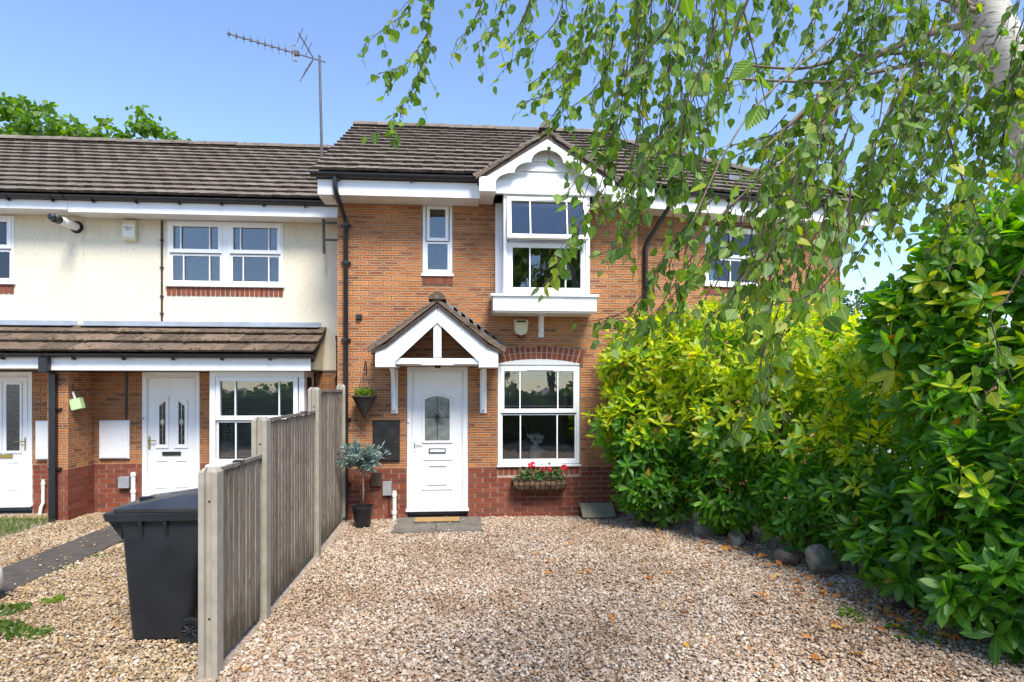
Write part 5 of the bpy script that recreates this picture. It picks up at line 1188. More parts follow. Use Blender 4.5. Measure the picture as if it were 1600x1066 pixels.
# ------------------------------------------------------------------ birch
LIMBS = [
  (0.022, [(2.69, 3.0, 3.9), (2.32, 2.83, 3.73), (1.93, 2.66, 3.51), (1.63, 2.48, 3.29), (1.44, 2.39, 3.13), (1.2, 2.31, 2.91)]),
  (0.016, [(2.75, 2.99, 3.68), (2.38, 2.82, 3.63), (2.14, 2.74, 3.58), (1.73, 2.57, 3.45), (1.46, 2.49, 3.34), (1.13, 2.42, 3.31)]),
  (0.014, [(2.75, 2.99, 3.67), (2.29, 2.83, 3.58), (1.77, 2.57, 3.36), (1.48, 2.39, 3.23), (1.02, 2.33, 3.2)]),
  (0.005, [(1.54, 2.39, 3.42), (1.1, 2.12, 3.02), (0.92, 2.03, 2.79), (0.83, 1.99, 2.63), (0.76, 1.95, 2.5)]),
  (0.0065, [(1.93, 2.66, 3.51), (1.53, 2.29, 3.12), (1.33, 2.2, 2.92), (1.01, 2.13, 2.65), (0.89, 2.09, 2.53), (0.74, 2.05, 2.32)]),
  (0.018, [(2.76, 2.99, 3.96), (2.09, 2.74, 4.02), (1.4, 2.5, 3.89), (0.87, 2.44, 3.79), (0.43, 2.57, 3.81), (-0.15, 2.92, 3.96)]),
  (0.014, [(2.76, 2.99, 3.96), (1.93, 2.46, 3.7), (1.25, 2.01, 3.38), (0.77, 1.64, 3.13), (0.54, 1.56, 3.08)]),
  (0.0065, [(2.26, 2.83, 3.71), (1.88, 2.46, 3.25), (1.65, 2.28, 2.94), (1.49, 2.19, 2.7), (1.33, 2.1, 2.43)]),
  (0.0065, [(2.86, 2.98, 3.52), (2.32, 2.63, 3.23), (1.99, 2.45, 3.0), (1.75, 2.37, 2.8)]),
]
STRANDS = [
  (1, [(-0.15, 2.92, 3.93), (-0.17, 2.92, 3.77), (-0.2, 2.92, 3.59), (-0.24, 2.93, 3.43), (-0.34, 2.94, 3.28), (-0.4, 2.94, 3.2)]),
  (1, [(-0.21, 2.93, 3.93), (-0.3, 2.93, 3.77), (-0.39, 2.94, 3.7), (-0.49, 2.95, 3.62)]),
  (0, [(-0.18, 2.92, 3.68), (-0.27, 2.93, 3.54), (-0.36, 2.94, 3.49), (-0.42, 2.94, 3.48)]),
  (1, [(0.13, 2.8, 3.89), (0.07, 2.8, 3.73), (0.02, 2.81, 3.64), (-0.04, 2.81, 3.58)]),
  (0, [(0.21, 2.69, 3.82), (0.15, 2.7, 3.63), (0.11, 2.7, 3.55), (0.03, 2.71, 3.5)]),
  (1, [(0.32, 2.58, 3.75), (0.25, 2.59, 3.56), (0.19, 2.59, 3.47), (0.15, 2.6, 3.44)]),
  (1, [(0.45, 2.57, 3.75), (0.4, 2.58, 3.56), (0.3, 2.58, 3.45), (0.2, 2.59, 3.37)]),
  (1, [(0.54, 2.46, 3.68), (0.48, 2.47, 3.44), (0.38, 2.48, 3.31), (0.28, 2.49, 3.23)]),
  (0, [(0.56, 2.46, 3.47), (0.46, 2.47, 3.28), (0.37, 2.48, 3.19), (0.25, 2.49, 3.15)]),
  (1, [(0.64, 2.46, 3.68), (0.61, 2.46, 3.36), (0.54, 2.46, 3.2), (0.41, 2.48, 3.11), (0.35, 2.48, 3.09)]),
  (2, [(0.67, 2.25, 3.55), (0.65, 2.26, 3.2), (0.59, 2.26, 2.95), (0.54, 2.26, 2.73), (0.44, 2.27, 2.58), (0.41, 2.28, 2.49)]),
  (1, [(0.61, 2.16, 3.24), (0.56, 2.16, 2.93), (0.47, 2.17, 2.74), (0.42, 2.17, 2.6)]),
  (2, [(0.69, 2.15, 3.48), (0.67, 2.15, 3.1), (0.63, 2.16, 2.86), (0.59, 2.16, 2.67), (0.53, 2.17, 2.6)]),
  (2, [(0.81, 2.24, 3.55), (0.78, 2.25, 3.17), (0.74, 2.25, 2.93), (0.69, 2.25, 2.73), (0.67, 2.25, 2.63)]),
  (1, [(0.64, 2.06, 2.71), (0.6, 2.06, 2.57), (0.55, 2.06, 2.46), (0.45, 2.07, 2.41)]),
  (2, [(0.86, 2.14, 3.48), (0.84, 2.14, 3.17), (0.81, 2.14, 2.98), (0.76, 2.15, 2.79)]),
  (1, [(0.85, 1.94, 3.34), (0.82, 1.94, 3.1), (0.77, 1.95, 2.93), (0.71, 1.95, 2.82)]),
  (1, [(0.92, 2.03, 2.79), (0.85, 2.04, 2.65), (0.82, 2.04, 2.55), (0.77, 2.05, 2.41)]),
  (1, [(1.14, 2.02, 2.89), (1.04, 2.02, 2.66), (0.95, 2.03, 2.48), (0.81, 2.04, 2.35), (0.64, 2.06, 2.19)]),
  (2, [(0.97, 2.03, 2.62), (0.87, 2.04, 2.51), (0.74, 2.05, 2.32), (0.66, 2.05, 2.2), (0.56, 2.06, 2.14)]),
  (2, [(1.18, 1.96, 2.8), (1.09, 1.97, 2.58), (1.01, 1.98, 2.38), (0.96, 1.98, 2.18)]),
  (2, [(1.21, 1.91, 2.84), (1.15, 1.92, 2.56), (1.09, 1.92, 2.33), (1.03, 1.93, 2.15), (1.0, 1.93, 2.06)]),
  (2, [(1.36, 2.0, 2.91), (1.29, 2.0, 2.66), (1.25, 2.01, 2.46), (1.18, 2.01, 2.35)]),
  (2, [(1.12, 2.12, 2.84), (1.02, 2.13, 2.58), (0.94, 2.13, 2.39), (0.88, 2.14, 2.27)]),
  (2, [(1.21, 2.11, 2.67), (1.15, 2.12, 2.48), (1.12, 2.12, 2.34), (1.05, 2.12, 2.25)]),
  (2, [(1.61, 2.18, 3.08), (1.57, 2.18, 2.85), (1.51, 2.19, 2.7), (1.43, 2.19, 2.53)]),
  (2, [(1.81, 2.27, 3.23), (1.74, 2.27, 3.02), (1.66, 2.28, 2.87), (1.58, 2.28, 2.81)]),
  (2, [(1.99, 2.35, 3.36), (1.92, 2.36, 3.09), (1.82, 2.36, 2.94), (1.75, 2.37, 2.82)]),
  (2, [(1.5, 2.29, 3.19), (1.45, 2.29, 3.05), (1.35, 2.3, 2.89), (1.26, 2.31, 2.81)]),
  (1, [(1.44, 2.39, 3.13), (1.35, 2.4, 2.98), (1.27, 2.41, 2.88)]),
  (2, [(1.64, 2.38, 3.25), (1.54, 2.39, 3.15), (1.38, 2.4, 3.04), (1.24, 2.41, 3.0)]),
  (1, [(1.13, 2.42, 3.31), (1.07, 2.42, 3.17), (1.01, 2.43, 3.09), (1.0, 2.43, 3.0)]),
  (0, [(1.4, 2.5, 3.75), (1.36, 2.5, 3.53), (1.32, 2.5, 3.42), (1.26, 2.51, 3.38)]),
  (1, [(1.48, 2.39, 3.68), (1.46, 2.39, 3.47), (1.4, 2.4, 3.33), (1.36, 2.4, 3.28)]),
  (2, [(1.62, 2.38, 3.68), (1.59, 2.38, 3.47), (1.54, 2.39, 3.33), (1.48, 2.39, 3.25)]),
  (2, [(1.85, 2.46, 3.75), (1.81, 2.47, 3.56), (1.74, 2.47, 3.42), (1.65, 2.48, 3.36)]),
  (2, [(2.09, 2.54, 3.82), (2.04, 2.55, 3.62), (1.95, 2.56, 3.5), (1.86, 2.56, 3.45)]),
  (2, [(2.15, 2.44, 3.75), (2.1, 2.44, 3.53), (2.02, 2.45, 3.39), (1.96, 2.45, 3.31)]),
  (1, [(2.25, 2.23, 3.56), (2.14, 2.24, 3.36), (2.07, 2.24, 3.18), (1.99, 2.25, 3.0)]),
  (1, [(2.27, 2.23, 3.36), (2.19, 2.23, 3.15), (2.09, 2.24, 3.05), (2.04, 2.25, 2.92)]),
  (0, [(0.5, 0.96, 2.67), (0.47, 0.97, 2.59), (0.45, 0.97, 2.54), (0.44, 0.97, 2.49)]),
  (0, [(0.49, 1.27, 2.88), (0.46, 1.27, 2.77), (0.42, 1.27, 2.71), (0.38, 1.27, 2.67)]),
  (0, [(0.63, 1.45, 2.86), (0.59, 1.46, 2.75), (0.55, 1.46, 2.65), (0.54, 1.46, 2.55)]),
  (1, [(1.03, 1.52, 2.49), (1.02, 1.52, 2.34), (0.97, 1.53, 2.23), (0.88, 1.54, 2.18)]),
  (0, [(1.21, 1.41, 2.6), (1.24, 1.41, 2.51), (1.28, 1.4, 2.39), (1.32, 1.4, 2.28)]),
  (0, [(1.4, 1.39, 2.25), (1.36, 1.4, 2.17), (1.32, 1.4, 2.12), (1.38, 1.4, 1.96)]),
]
STRANDS += [(2, [(2.27, 2.43, 3.47), (2.15, 2.44, 3.25), (2.07, 2.45, 3.03), (1.99, 2.45, 2.8)]), (2, [(2.29, 2.33, 3.2), (2.19, 2.34, 2.98), (2.07, 2.34, 2.8), (1.99, 2.35, 2.64)]), (2, [(1.99, 2.25, 3.2), (1.89, 2.26, 2.94), (1.78, 2.27, 2.76), (1.71, 2.27, 2.63)]), (2, [(2.39, 2.32, 3.04), (2.29, 2.33, 2.82), (2.21, 2.33, 2.66), (2.1, 2.34, 2.5)]), (1, [(1.99, 2.45, 3.0), (1.88, 2.46, 2.8), (1.79, 2.47, 2.66), (1.71, 2.47, 2.52)]), (1, [(2.2, 2.13, 3.35), (2.13, 2.14, 3.17), (2.08, 2.14, 2.98), (2.05, 2.15, 2.78)])]
BI = thing('birch_tree', 'pale barked birch with drooping leafy twigs hanging in front of the houses', 'tree', (4.54, 2.95, 0))
mb = MB(Matrix.Translation(-BI.location)); mb.tube([(4.54, 2.95, -.05), (4.25, 2.96, .8), (3.88, 3.0, 1.65), (3.52, 3.01, 2.4), (3.20, 3.01, 3.12), (2.84, 2.99, 3.83), (2.65, 3.0, 4.27), (2.45, 3.02, 4.93), (2.38, 3.02, 5.75), (2.3, 3.0, 6.6)], [.17, .15, .135, .127, .12, .112, .10, .08, .055, .02], 14)
mb.build('trunk', M['birch'], BI, smooth=True)
def smooth_line(pts, k=6):
    pts = [np.array(p, float) for p in pts]; out = []
    for i in range(len(pts) - 1):
        p0, p1, p2, p3 = pts[max(i - 1, 0)], pts[i], pts[i + 1], pts[min(i + 2, len(pts) - 1)]
        for j in range(k):
            t = j / k; out.append(.5 * ((2 * p1) + (-p0 + p2) * t + (2 * p0 - 5 * p1 + 4 * p2 - p3) * t * t + (-p0 + 3 * p1 - 3 * p2 + p3) * t ** 3))
    out.append(pts[-1]); return out
for r0, pts in LIMBS:
    ln = smooth_line(pts, 5); mb = MB(Matrix.Translation(-BI.location)); k = len(ln)
    mb.tube([tuple(p) for p in ln], [r0 * (1 - .75 * i / (k - 1)) for i in range(k)], 7); mb.build('limb', M['limb'], BI, smooth=True)
for a, b, c_, r0 in (((2.62, 3.0, 4.35), (2.9, 3.6, 5.2), (3.0, 4.3, 5.8), .05), ((2.5, 3.0, 4.9), (2.0, 2.6, 5.5), (1.3, 2.2, 5.8), .045), ((2.4, 3.0, 5.6), (2.3, 3.5, 6.3), (2.0, 4.1, 6.7), .03)):
    mb = MB(Matrix.Translation(-BI.location)); mb.tube([a, b, c_], [r0, r0 * .6, .008], 7); mb.build('limb', M['limb'], BI, smooth=True)
P, D, NN, S = [], [], [], []; twigs = MB(Matrix.Translation(-BI.location))
def strand(pts, lsz=.047, dens=1.0):
    ln = smooth_line(pts, 8); twigs.tube([tuple(p) for p in ln], [.0022 * (1 - .7 * i / (len(ln) - 1)) + .0007 for i in range(len(ln))], 4, caps=False)
    for i in range(1, len(ln)):
        a, b = ln[i - 1], ln[i]; seg = np.linalg.norm(b - a); t = (b - a) / max(seg, 1e-6)
        nn = seg * 33 * dens; nn = int(nn) + (RNG.random() < nn % 1)
        for _ in range(nn):
            p = a + (b - a) * RNG.random()
            if RNG.random() < .62:      # side sprig with several leaves
                d = t * .5 + unit(1)[0] * .8 + np.array((0, 0, -.55)); d /= np.linalg.norm(d); L = RNG.uniform(.04, .15)
                e = p + d * L + np.array((0, 0, -.25 * L)); mid = (p + e) / 2 + np.array((0, 0, .04 * L)); twigs.tube([tuple(p), tuple(mid), tuple(e)], [.0017, .0014, .0008], 3, caps=False)
                kk = max(2, int(L / .032)); base = [p + (e - p) * (j + .7) / kk for j in range(kk)]
            else: base = [p]
            for q in base:
                dd = unit(1)[0] * .75 + np.array((0, 0, -.75)) + t * .25; off = unit(1)[0] * .012
                P.append(q + off); D.append(dd); NN.append(unit(1)[0]); S.append(lsz * RNG.uniform(.55, 1.25))
for copies, pts in STRANDS:
    low = pts[-1][2] < 2.75
    copies = 0 if pts[0][0] < .3 else copies + (1 if pts[0][0] > 1.45 and not low else 0)
    strand(pts, dens=.9 if low else 1.6)
    for k in range(copies):
        o = RNG.normal(0, .035, 3); o[1] += RNG.normal(0, .12); g = RNG.normal(0, .025, 3)
        strand([np.array(p) + o + g * i + RNG.normal(0, .012, 3) for i, p in enumerate(pts)])
for k in range(38):      # crown above, out of the picture but shading the drive
    c0 = np.array((RNG.uniform(.6, 3.4), RNG.uniform(2.2, 4.6), RNG.uniform(4.7, 6.6))); e = c0 + np.array((RNG.normal(0, .25), RNG.normal(0, .25), -RNG.uniform(.4, .8)))
    strand([c0, (c0 + e) / 2 + RNG.normal(0, .05, 3), e], .062, .7)
tag(twigs.build('twig', M['twig'], BI), kind='stuff')
P, D, NN, S = map(np.array, (P, D, NN, S)); print('birch leaves', len(P))
leaves(BI, BI, T_BIRCH, P, D, NN, S, [M['birch_leaf']], np.zeros(len(P), int))

# ------------------------------------------------------------------ other trees
def broad_tree(name, label, x, y, h, blobs, n, lsz, mat, group=None, trunk_r=.22):
    t = thing(name, label, 'tree', (x, y, 0), group=group); P, D, NN = [], [], []
    z0 = min(b[2] for b in blobs)
    mb = MB(); mb.tube([(0, 0, -.05), (.1, 0, h * .35), (0, .1, h * .6), (-.05, 0, h * .85)], [trunk_r, trunk_r * .8, trunk_r * .5, .05], 9); mb.build('trunk', M['bark'], t, smooth=True)
    mb = MB()
    for bx, by, bz, br in blobs:
        for k in range(5):
            e = np.array((bx, by, bz)) + unit(1)[0] * br * .8; mb.tube([(0, 0, h * RNG.uniform(.3, .6)), tuple((np.array((0, 0, h * .5)) + e) / 2 + RNG.normal(0, .2, 3)), tuple(e)], [.06, .04, .012], 5)
        m_ = int(n * br ** 2 / sum(b[3] ** 2 for b in blobs)); nc = max(8, m_ // 28); cd = unit(nc); cc = np.array((bx, by, bz)) + cd * br * RNG.uniform(.5, 1.05, (nc, 1)) ** .8
        for c_ in cc:
            sp = unit(28) * RNG.uniform(.1, 1.0, (28, 1)) * br * .24; sp[:, 2] *= .7; P += list(c_ + sp); D += list(unit(28) + np.array((0, 0, -.4))); NN += list(unit(28) * .6 + np.array((0, 0, .7)))
    mb.build('limb', M['bark'], t)
    P, D, NN = map(np.array, (P, D, NN)); tag(scatter('crown', T_BROAD, P, D, NN, RNG.uniform(.7, 1.2, len(P)) * lsz, [mat], np.zeros(len(P), int), t), kind='stuff'); return t
broad_tree('broadleaf_tree', 'tall bright green tree rising behind the cream house roof', -14.0, 25, 14, [(-5.6, 0, 12.2, 2.2), (-1.8, 0, 10.4, 2.4), (.8, .5, 11.1, 1.9), (2.4, 0, 10.0, 1.8), (0, 1, 9.0, 2.6), (-3, 0, 9.5, 2.6)], 17000, .26, M['tree_leaf'])
broad_tree('broadleaf_tree', 'low bright green tree crown peeping over the cream house ridge', -11.4, 25.5, 11, [(0, 0, 9.6, 1.7), (-2.0, 0, 9.7, 1.9), (1.5, 0, 9.4, 1.5), (-1, 1, 8.2, 2.2)], 9000, .24, M['tree_leaf'])
broad_tree('far_tree', 'grey green tree standing beyond the corner of the right brick house', 18.0, 26, 7, [(0, 0, 4.9, 1.7), (1.6, 0, 4.0, 1.6), (-.8, 0, 3.4, 1.6), (.6, 0, 2.4, 2.0), (2.8, 0, 3.0, 1.6)], 9000, .2, M['far_leaf'])
for x, y, hh, lab in ((-5.5, -12.5, 11, 'tall leafy tree across the lane, mirrored in the paired upper panes'), (4.2, -11, 12, 'tall airy tree across the lane, mirrored in the bay window')):
    q = hh / 9; broad_tree('street_tree', lab, x, y, hh, [(0, 0, hh * .7, 2.1 * q), (1.3 * q, .2, hh * .55, 1.6 * q), (-1.4 * q, 0, hh * .6, 1.6 * q), (.2, .4, hh * .9, 1.3 * q), (0, .8, hh * .42, 1.5 * q)], 4600, .34, M['tree_leaf'], 'trees across the lane')

n = 9000; P = np.stack([RNG.uniform(-13, 13, n), RNG.uniform(-.5, .5, n), RNG.uniform(0.05, 1.9, n)], 1); P[:, 2] *= 1 + .1 * np.sin(P[:, 0] * 1.7)
LH = thing('reflection_hedge', 'unseen long green hedge added behind the camera to darken the lower panes', 'hedge', (0, -3.6, 0))  # added out of view so the lower panes reflect dark green, not bright ground
tag(scatter('foliage', T_BROAD, P, unit(n) + np.array((0, .4, -.2)), unit(n) * .6 + np.array((0, .7, .4)), RNG.uniform(.16, .26, n), [M['tree_leaf']], np.zeros(n, int), LH), kind='stuff')
mb = MB(); mb.box(-13, 13, -.3, .25, 0, 1.6); mb.build('reflection_hedge_core', M['bark'], LH)
# grey roofed house far right, seen past the corner
FH = thing('far_house', 'distant brick house with grey brown tiled roof beyond the tall laurel', 'house', (16.9, 20.0, 0))
mb = MB(); mb.box(-2.8, 5, 0, 6, 0, 2.3); mb.build('wall', M['brick'], FH)
mb = MB(); mb.add([(-3.1, -.3, 2.25), (5.2, -.3, 2.25), (5.2, 6.3, 2.25), (-3.1, 6.3, 2.25), (.2, 3, 4.6), (5.2, 3, 4.6)], [(0, 1, 5, 4), (3, 0, 4), (2, 3, 4, 5), (1, 2, 5), (3, 2, 1, 0)]); rf_ = mb.build('roof', M['tile'], FH)
tf = Tiler(FH, rf_); pa = math.atan2(2.35, 3.3); tf.plane((-3.1, -.33, 2.27), (1, 0, 0), (0, math.cos(pa), math.sin(pa)), 8.3, math.hypot(2.35, 3.3), inside=lambda x, y: x > y * math.cos(pa) * 1.0); tf.done(200)

# ------------------------------------------------------------------ pots, baskets
OL = thing('potted_olive_tree', 'small grey green olive tree standard in a black pot by the downpipe', 'potted tree', (-1.43, 8.46, 0))
mb = MB(); mb.lathe([(.105, 0), (.135, .25), (.145, .25), (.145, .29), (.13, .29), (.125, .24)], n=22, caps=False); mb.build('pot', M['black'], OL, smooth='auto'); mb = MB(); mb.lathe([(0, .255), (.127, .25)], n=22, caps=False); mb.build('soil', M['soil'], OL)
mb = MB(); mb.tube([(0, 0, .25), (.012, 0, .5), (0, 0, .75), (.01, 0, .98)], [.016, .014, .013, .011], 7); tr_ = mb.build('trunk', M['limb'], OL, smooth=True)
mb = MB(); Pq = []
for k in range(46):
    d = unit(1)[0]; d[2] = d[2] * .75 + .2; e = np.array((0, 0, .93)) + np.array((d[0] * .33, d[1] * .30, d[2] * .27)) * RNG.uniform(.6, 1.1); mb.tube([(0, 0, .90), tuple((np.array((0, 0, .93)) + e) / 2 + RNG.normal(0, .02, 3)), tuple(e)], [.005, .003, .0015], 4, caps=False); Pq.append(e)
mb.build('branches', M['bark'], OL)
P, D, NN = [], [], []
for e in Pq:
    a = np.array((0, 0, .92))
    for k in range(34): t_ = RNG.uniform(.3, 1.04); p = a + (e - a) * t_; P.append(p + RNG.normal(0, .012, 3)); D.append((e - a) / .3 * .6 + unit(1)[0] * .8 + np.array((0, 0, .1))); NN.append(unit(1)[0])
P, D, NN = map(np.array, (P, D, NN)); tag(scatter('crown', T_OLIVE, P, D, NN, RNG.uniform(.06, .10, len(P)), [M['olive_leaf']], np.zeros(len(P), int), OL), kind='stuff')
HK = thing('hanging_basket', 'cone shaped dark wicker basket with bright leaves hanging from a wall hook', 'basket', (-1.45, 8.72, 1.50))
mb = MB(); n = 20; vsx = []
for i in range(11):
    z = .31 * i / 10; r_ = .012 + .155 * i / 10
    for j in range(n): rr = r_ * (1 + .045 * ((i + j) % 2)); vsx.append((rr * math.cos(2 * math.pi * j / n), rr * math.sin(2 * math.pi * j / n), z))
mb.add(vsx, [(i * n + j, i * n + (j + 1) % n, i * n + n + (j + 1) % n, i * n + n + j) for i in range(10) for j in range(n)]); mb.build('cone', M['wicker'], HK)
mb = MB(); ring = [(.172 * math.cos(2 * math.pi * j / 20), .172 * math.sin(2 * math.pi * j / 20), .315) for j in range(21)]; mb.tube(ring, .012, 6); mb.build('rim', M['wicker'], HK); mb = MB(); mb.lathe([(0, .30), (.16, .30)], n=18, caps=False); mb.build('soil', M['soil'], HK)
for q in (.5, 2.6, 4.7):
    mb = MB(); a = Vector((.165 * math.cos(q), .165 * math.sin(q), .32)); b_ = Vector((0, .02, .66))
    for k in range(11): c0, c1 = a.lerp(b_, k / 11), a.lerp(b_, (k + .85) / 11); mb.tube([tuple(c0), tuple(c1)], .0045, 4)
    mb.build('chain', M['metal'], HK)
mb = MB(); mb.tube([(0, .195, .62), (0, .195, .80), (0, .12, .83), (0, .03, .78), (0, .02, .68)], .008, 6); mb.build('hook', M['black'], HK)
P = np.array([(.13 * math.sqrt(RNG.random()) * math.cos(a), .13 * math.sqrt(RNG.random()) * math.sin(a), .31 + .11 * RNG.random() ** 1.5) for a in RNG.uniform(0, 6.28, 260)])
tag(scatter('plant', T_BROAD, P, unit(260) * .7 + np.array((0, 0, .5)), unit(260) * .5 + np.array((0, 0, .8)), RNG.uniform(.03, .055, 260), [M['bright_leaf']], np.zeros(260, int), HK), kind='stuff')
TR = thing('wall_planter', 'coir lined wire wall trough with red geraniums below the window', 'planter', (1.10, 8.80, .40))
mb = MB(); n = 17; vsx = []
for i, (dy, dz, sx_) in enumerate(((.115, .17, 1.0), (-.10, .175, 1.0), (-.125, .12, .98), (-.10, .05, .93), (-.03, .005, .88), (.115, 0, .87))):
    for j in range(n): t_ = j / (n - 1) * 2 - 1; vsx.append((t_ * .40 * sx_ + RNG.normal(0, .006), dy + RNG.normal(0, .008) + (.03 * abs(t_) ** 4 if dy < 0 else 0), dz + RNG.normal(0, .006)))
mb.add(vsx, [(i * n + j, i * n + j + 1, i * n + n + j + 1, i * n + n + j) for i in range(5) for j in range(n - 1)] + [[i * n for i in range(6)], [i * n + n - 1 for i in range(5, -1, -1)]]); mb.build('liner', M['moss_liner'], TR)
for k in range(11):
    t_ = k / 10 * 2 - 1; mb = MB(); mb.tube([(t_ * .40, -.112 + .03 * abs(t_) ** 4, .19), (t_ * .39, -.138 + .03 * abs(t_) ** 4, .12), (t_ * .37, -.115, .045), (t_ * .35, -.04, -.008), (t_ * .35, .115, -.008)], .0045, 5); mb.build('wire', M['black'], TR)
for z, yy in ((.185, -.115), (.10, -.14)): mb = MB(); mb.tube([(-.40, .11, z), (-.40, yy + .03, z), (-.3, yy, z), (.3, yy, z), (.40, yy + .03, z), (.40, .11, z)], .0055, 5); mb.build('wire', M['black'], TR)
P = np.array([(RNG.choice((-.22, .0, .02, .24)) + RNG.normal(0, .07), RNG.normal(-.01, .045), .18 + abs(RNG.normal(0, .075))) for _ in range(360)]); tag(scatter('plant', T_BROAD, P, unit(360) * .7 + np.array((0, -.3, .4)), unit(360) * .5 + np.array((0, -.4, .7)), RNG.uniform(.035, .06, 360), [M['gera_leaf']], np.zeros(360, int), TR), kind='stuff')
for x, z, s_ in ((-.12, .40, .052), (.05, .33, .042), (.17, .32, .034), (.37, .35, .05), (-.28, .345, .012), (-.05, .35, .014), (.13, .355, .012)):
    c0 = np.array((x, -.04, z)); mb = MB(); mb.tube([(x * .9, -.02, .18), (x, -.035, z)], .003, 4)
    for k in range(26):
        d = unit(1)[0]; p = c0 + d * s_; u_ = np.cross(d, (0.1, .3, .9)); u_ /= np.linalg.norm(u_); w_ = np.cross(d, u_); q = s_ * .42
        mb.add([tuple(p + u_ * q), tuple(p + w_ * q), tuple(p - u_ * q), tuple(p - w_ * q)], [(0, 1, 2, 3)])
    mb.build('flower', M['petal_red'], TR)
# ------------------------------------------------------------------ rocks, fallen leaves, weeds, gravel
def rock(x, y, sx_, sy_, sz_, mat, label, seed):
    t = thing('edging_rock', label, 'rock', (x, y, 0), group='rocks edging the hedge'); rg = random.Random(seed)
    bm = bmesh.new(); bmesh.ops.create_icosphere(bm, subdivisions=3, radius=1)
    cuts = [(Vector((rg.gauss(0, 1), rg.gauss(0, 1), rg.gauss(0, .8))).normalized(), rg.uniform(.45, .78)) for _ in range(14)]
    for v in bm.verts:
        for nv, d in cuts:
            k = v.co.dot(nv)
            if k > d: v.co -= nv * (k - d) * .92
        v.co += Vector((rg.gauss(0, .02), rg.gauss(0, .02), rg.gauss(0, .02))); v.co = Vector((v.co.x * sx_, v.co.y * sy_, v.co.z * sz_ + sz_ * .55))
    me = bpy.data.meshes.new('stone'); bm.to_mesh(me); bm.free(); me.polygons.foreach_set('use_smooth', [True] * len(me.polygons)); me.set_sharp_from_angle(angle=R(28)); link('stone', me, t, mat)
rock(3.12, 7.60, .19, .16, .17, M['rock'], 'pale upright stone under the hedge nearest the house wall', 3)
rock(3.36, 7.12, .15, .13, .13, M['rock'], 'small grey stone tucked under drooping laurel leaves', 5)
rock(3.52, 6.28, .16, .14, .13, M['rock_dark'], 'dark stone half hidden behind the big split stone', 8)
rock(3.72, 5.95, .27, .20, .20, M['rock'], 'big split grey stone under the hedge beside orange leaves', 12)
rock(3.86, 4.98, .26, .20, .17, M['rock_dark'], 'low brown stone below the tall laurel', 21)
line = [(2.5, 8.5), (3.0, 7.6), (3.35, 6.8), (3.55, 5.9), (3.7, 5.0), (3.75, 4.2)]
dm = mesh_of(T_DEAD, 'blade', M['dead_leaf'])
for i in range(150):
    t_ = RNG.random() ** .8 * (len(line) - 1.001); k = int(t_); a, b_ = np.array(line[k]), np.array(line[k + 1]); p = a + (b_ - a) * (t_ - k); d = RNG.exponential(.28) if i < 120 else RNG.uniform(.5, 2.5)
    o = link('fallen_leaf', dm); s_ = RNG.uniform(.06, .115); o.location = (p[0] - d + .05, p[1] - d * .3, .032 + RNG.random() * .014); o.scale = (s_,) * 3; o.rotation_euler = (RNG.normal(0, .35), RNG.normal(0, .35), RNG.random() * 6.28)
    tag(o, 'orange brown fallen leaf lying on the gravel by the hedge', 'leaf', 'fallen leaves on the gravel')
def tuft(name, label, cat, x, y, r, n, h, mat, kind=None, tm=T_GRASS):
    a = RNG.uniform(0, 6.28, n); q = np.sqrt(RNG.random(n)) * r; P = np.stack([x + q * np.cos(a), y + q * np.sin(a) * .8, np.zeros(n)], 1)
    D = unit(n) * .7 + np.array((0, 0, .8)); D[:, 2] = np.abs(D[:, 2]); t = thing(name, label, cat, (x, y, 0), group='weeds in the left gravel')
    scatter('blade', tm, P - np.array((x, y, 0)), D, unit(n), RNG.uniform(.6, 1.2, n) * h, [mat], np.zeros(n, int), t); tag(t.children[0], kind='stuff')
tuft('weed_clump', 'spreading green weed clump in the golden gravel near the frame of the path', 'weed', -3.78, 5.05, .24, 300, .05, M['grass'], tm=T_BROAD)
tuft('weed_clump', 'small bright yellow green weed on golden gravel beside the path', 'weed', -3.72, 5.72, .10, 110, .042, M['bright_leaf'], tm=T_BROAD)
tuft('weed_clump', 'sparse low weeds in the gravel before the white bumper stand-in', 'weed', -4.0, 5.5, .2, 130, .05, M['grass'], tm=T_BROAD)
tuft('weed_clump', 'little weed at the edge of the dark path slabs', 'weed', -4.27, 6.75, .10, 50, .035, M['grass'], tm=T_BROAD)
tuft('weed_clump', 'tiny weeds by the path joint near the bin', 'weed', -4.18, 7.2, .10, 50, .035, M['grass'], tm=T_BROAD)
tuft('weed_clump', 'sparse weeds low in the gravel in front of the spreading clump', 'weed', -3.4, 4.95, .16, 90, .05, M['grass'], tm=T_BROAD)
for x, y in ((3.30, 4.72), (3.42, 4.50), (3.25, 4.86), (3.5, 4.35)): 
    n = 14; t = thing('ivy_sprig', 'dark ivy sprig creeping over the gravel below the tall laurel', 'ivy', (x, y, 0), group='ivy sprigs on the gravel'); P = np.stack([RNG.normal(0, .06, n), RNG.normal(0, .05, n), RNG.uniform(.02, .06, n)], 1)
    tag(scatter('leaf', T_BROAD, P, unit(n) * np.array((1, 1, .2)), unit(n) * .3 + np.array((0, 0, 1)), RNG.uniform(.04, .065, n), [M['laurel']], np.zeros(n, int), t), kind='stuff')
n = 9000; P = np.stack([RNG.uniform(-9.5, -5.85, n), RNG.uniform(8.05, 9.25, n), np.zeros(n)], 1); P = P[(P[:, 1] > 8.05 + (P[:, 0] + 5.85) * -.0) & (P[:, 0] < -5.85 - RNG.random(len(P)) * .12)]; n = len(P)
tag(scatter('grass', T_GRASS, P, unit(n) * .45 + np.array((0, 0, .9)), unit(n), RNG.uniform(.05, .10, n), [M['grass']], np.zeros(n, int), None), 'short green grass patch beside the brick pier', 'grass', kind='stuff')

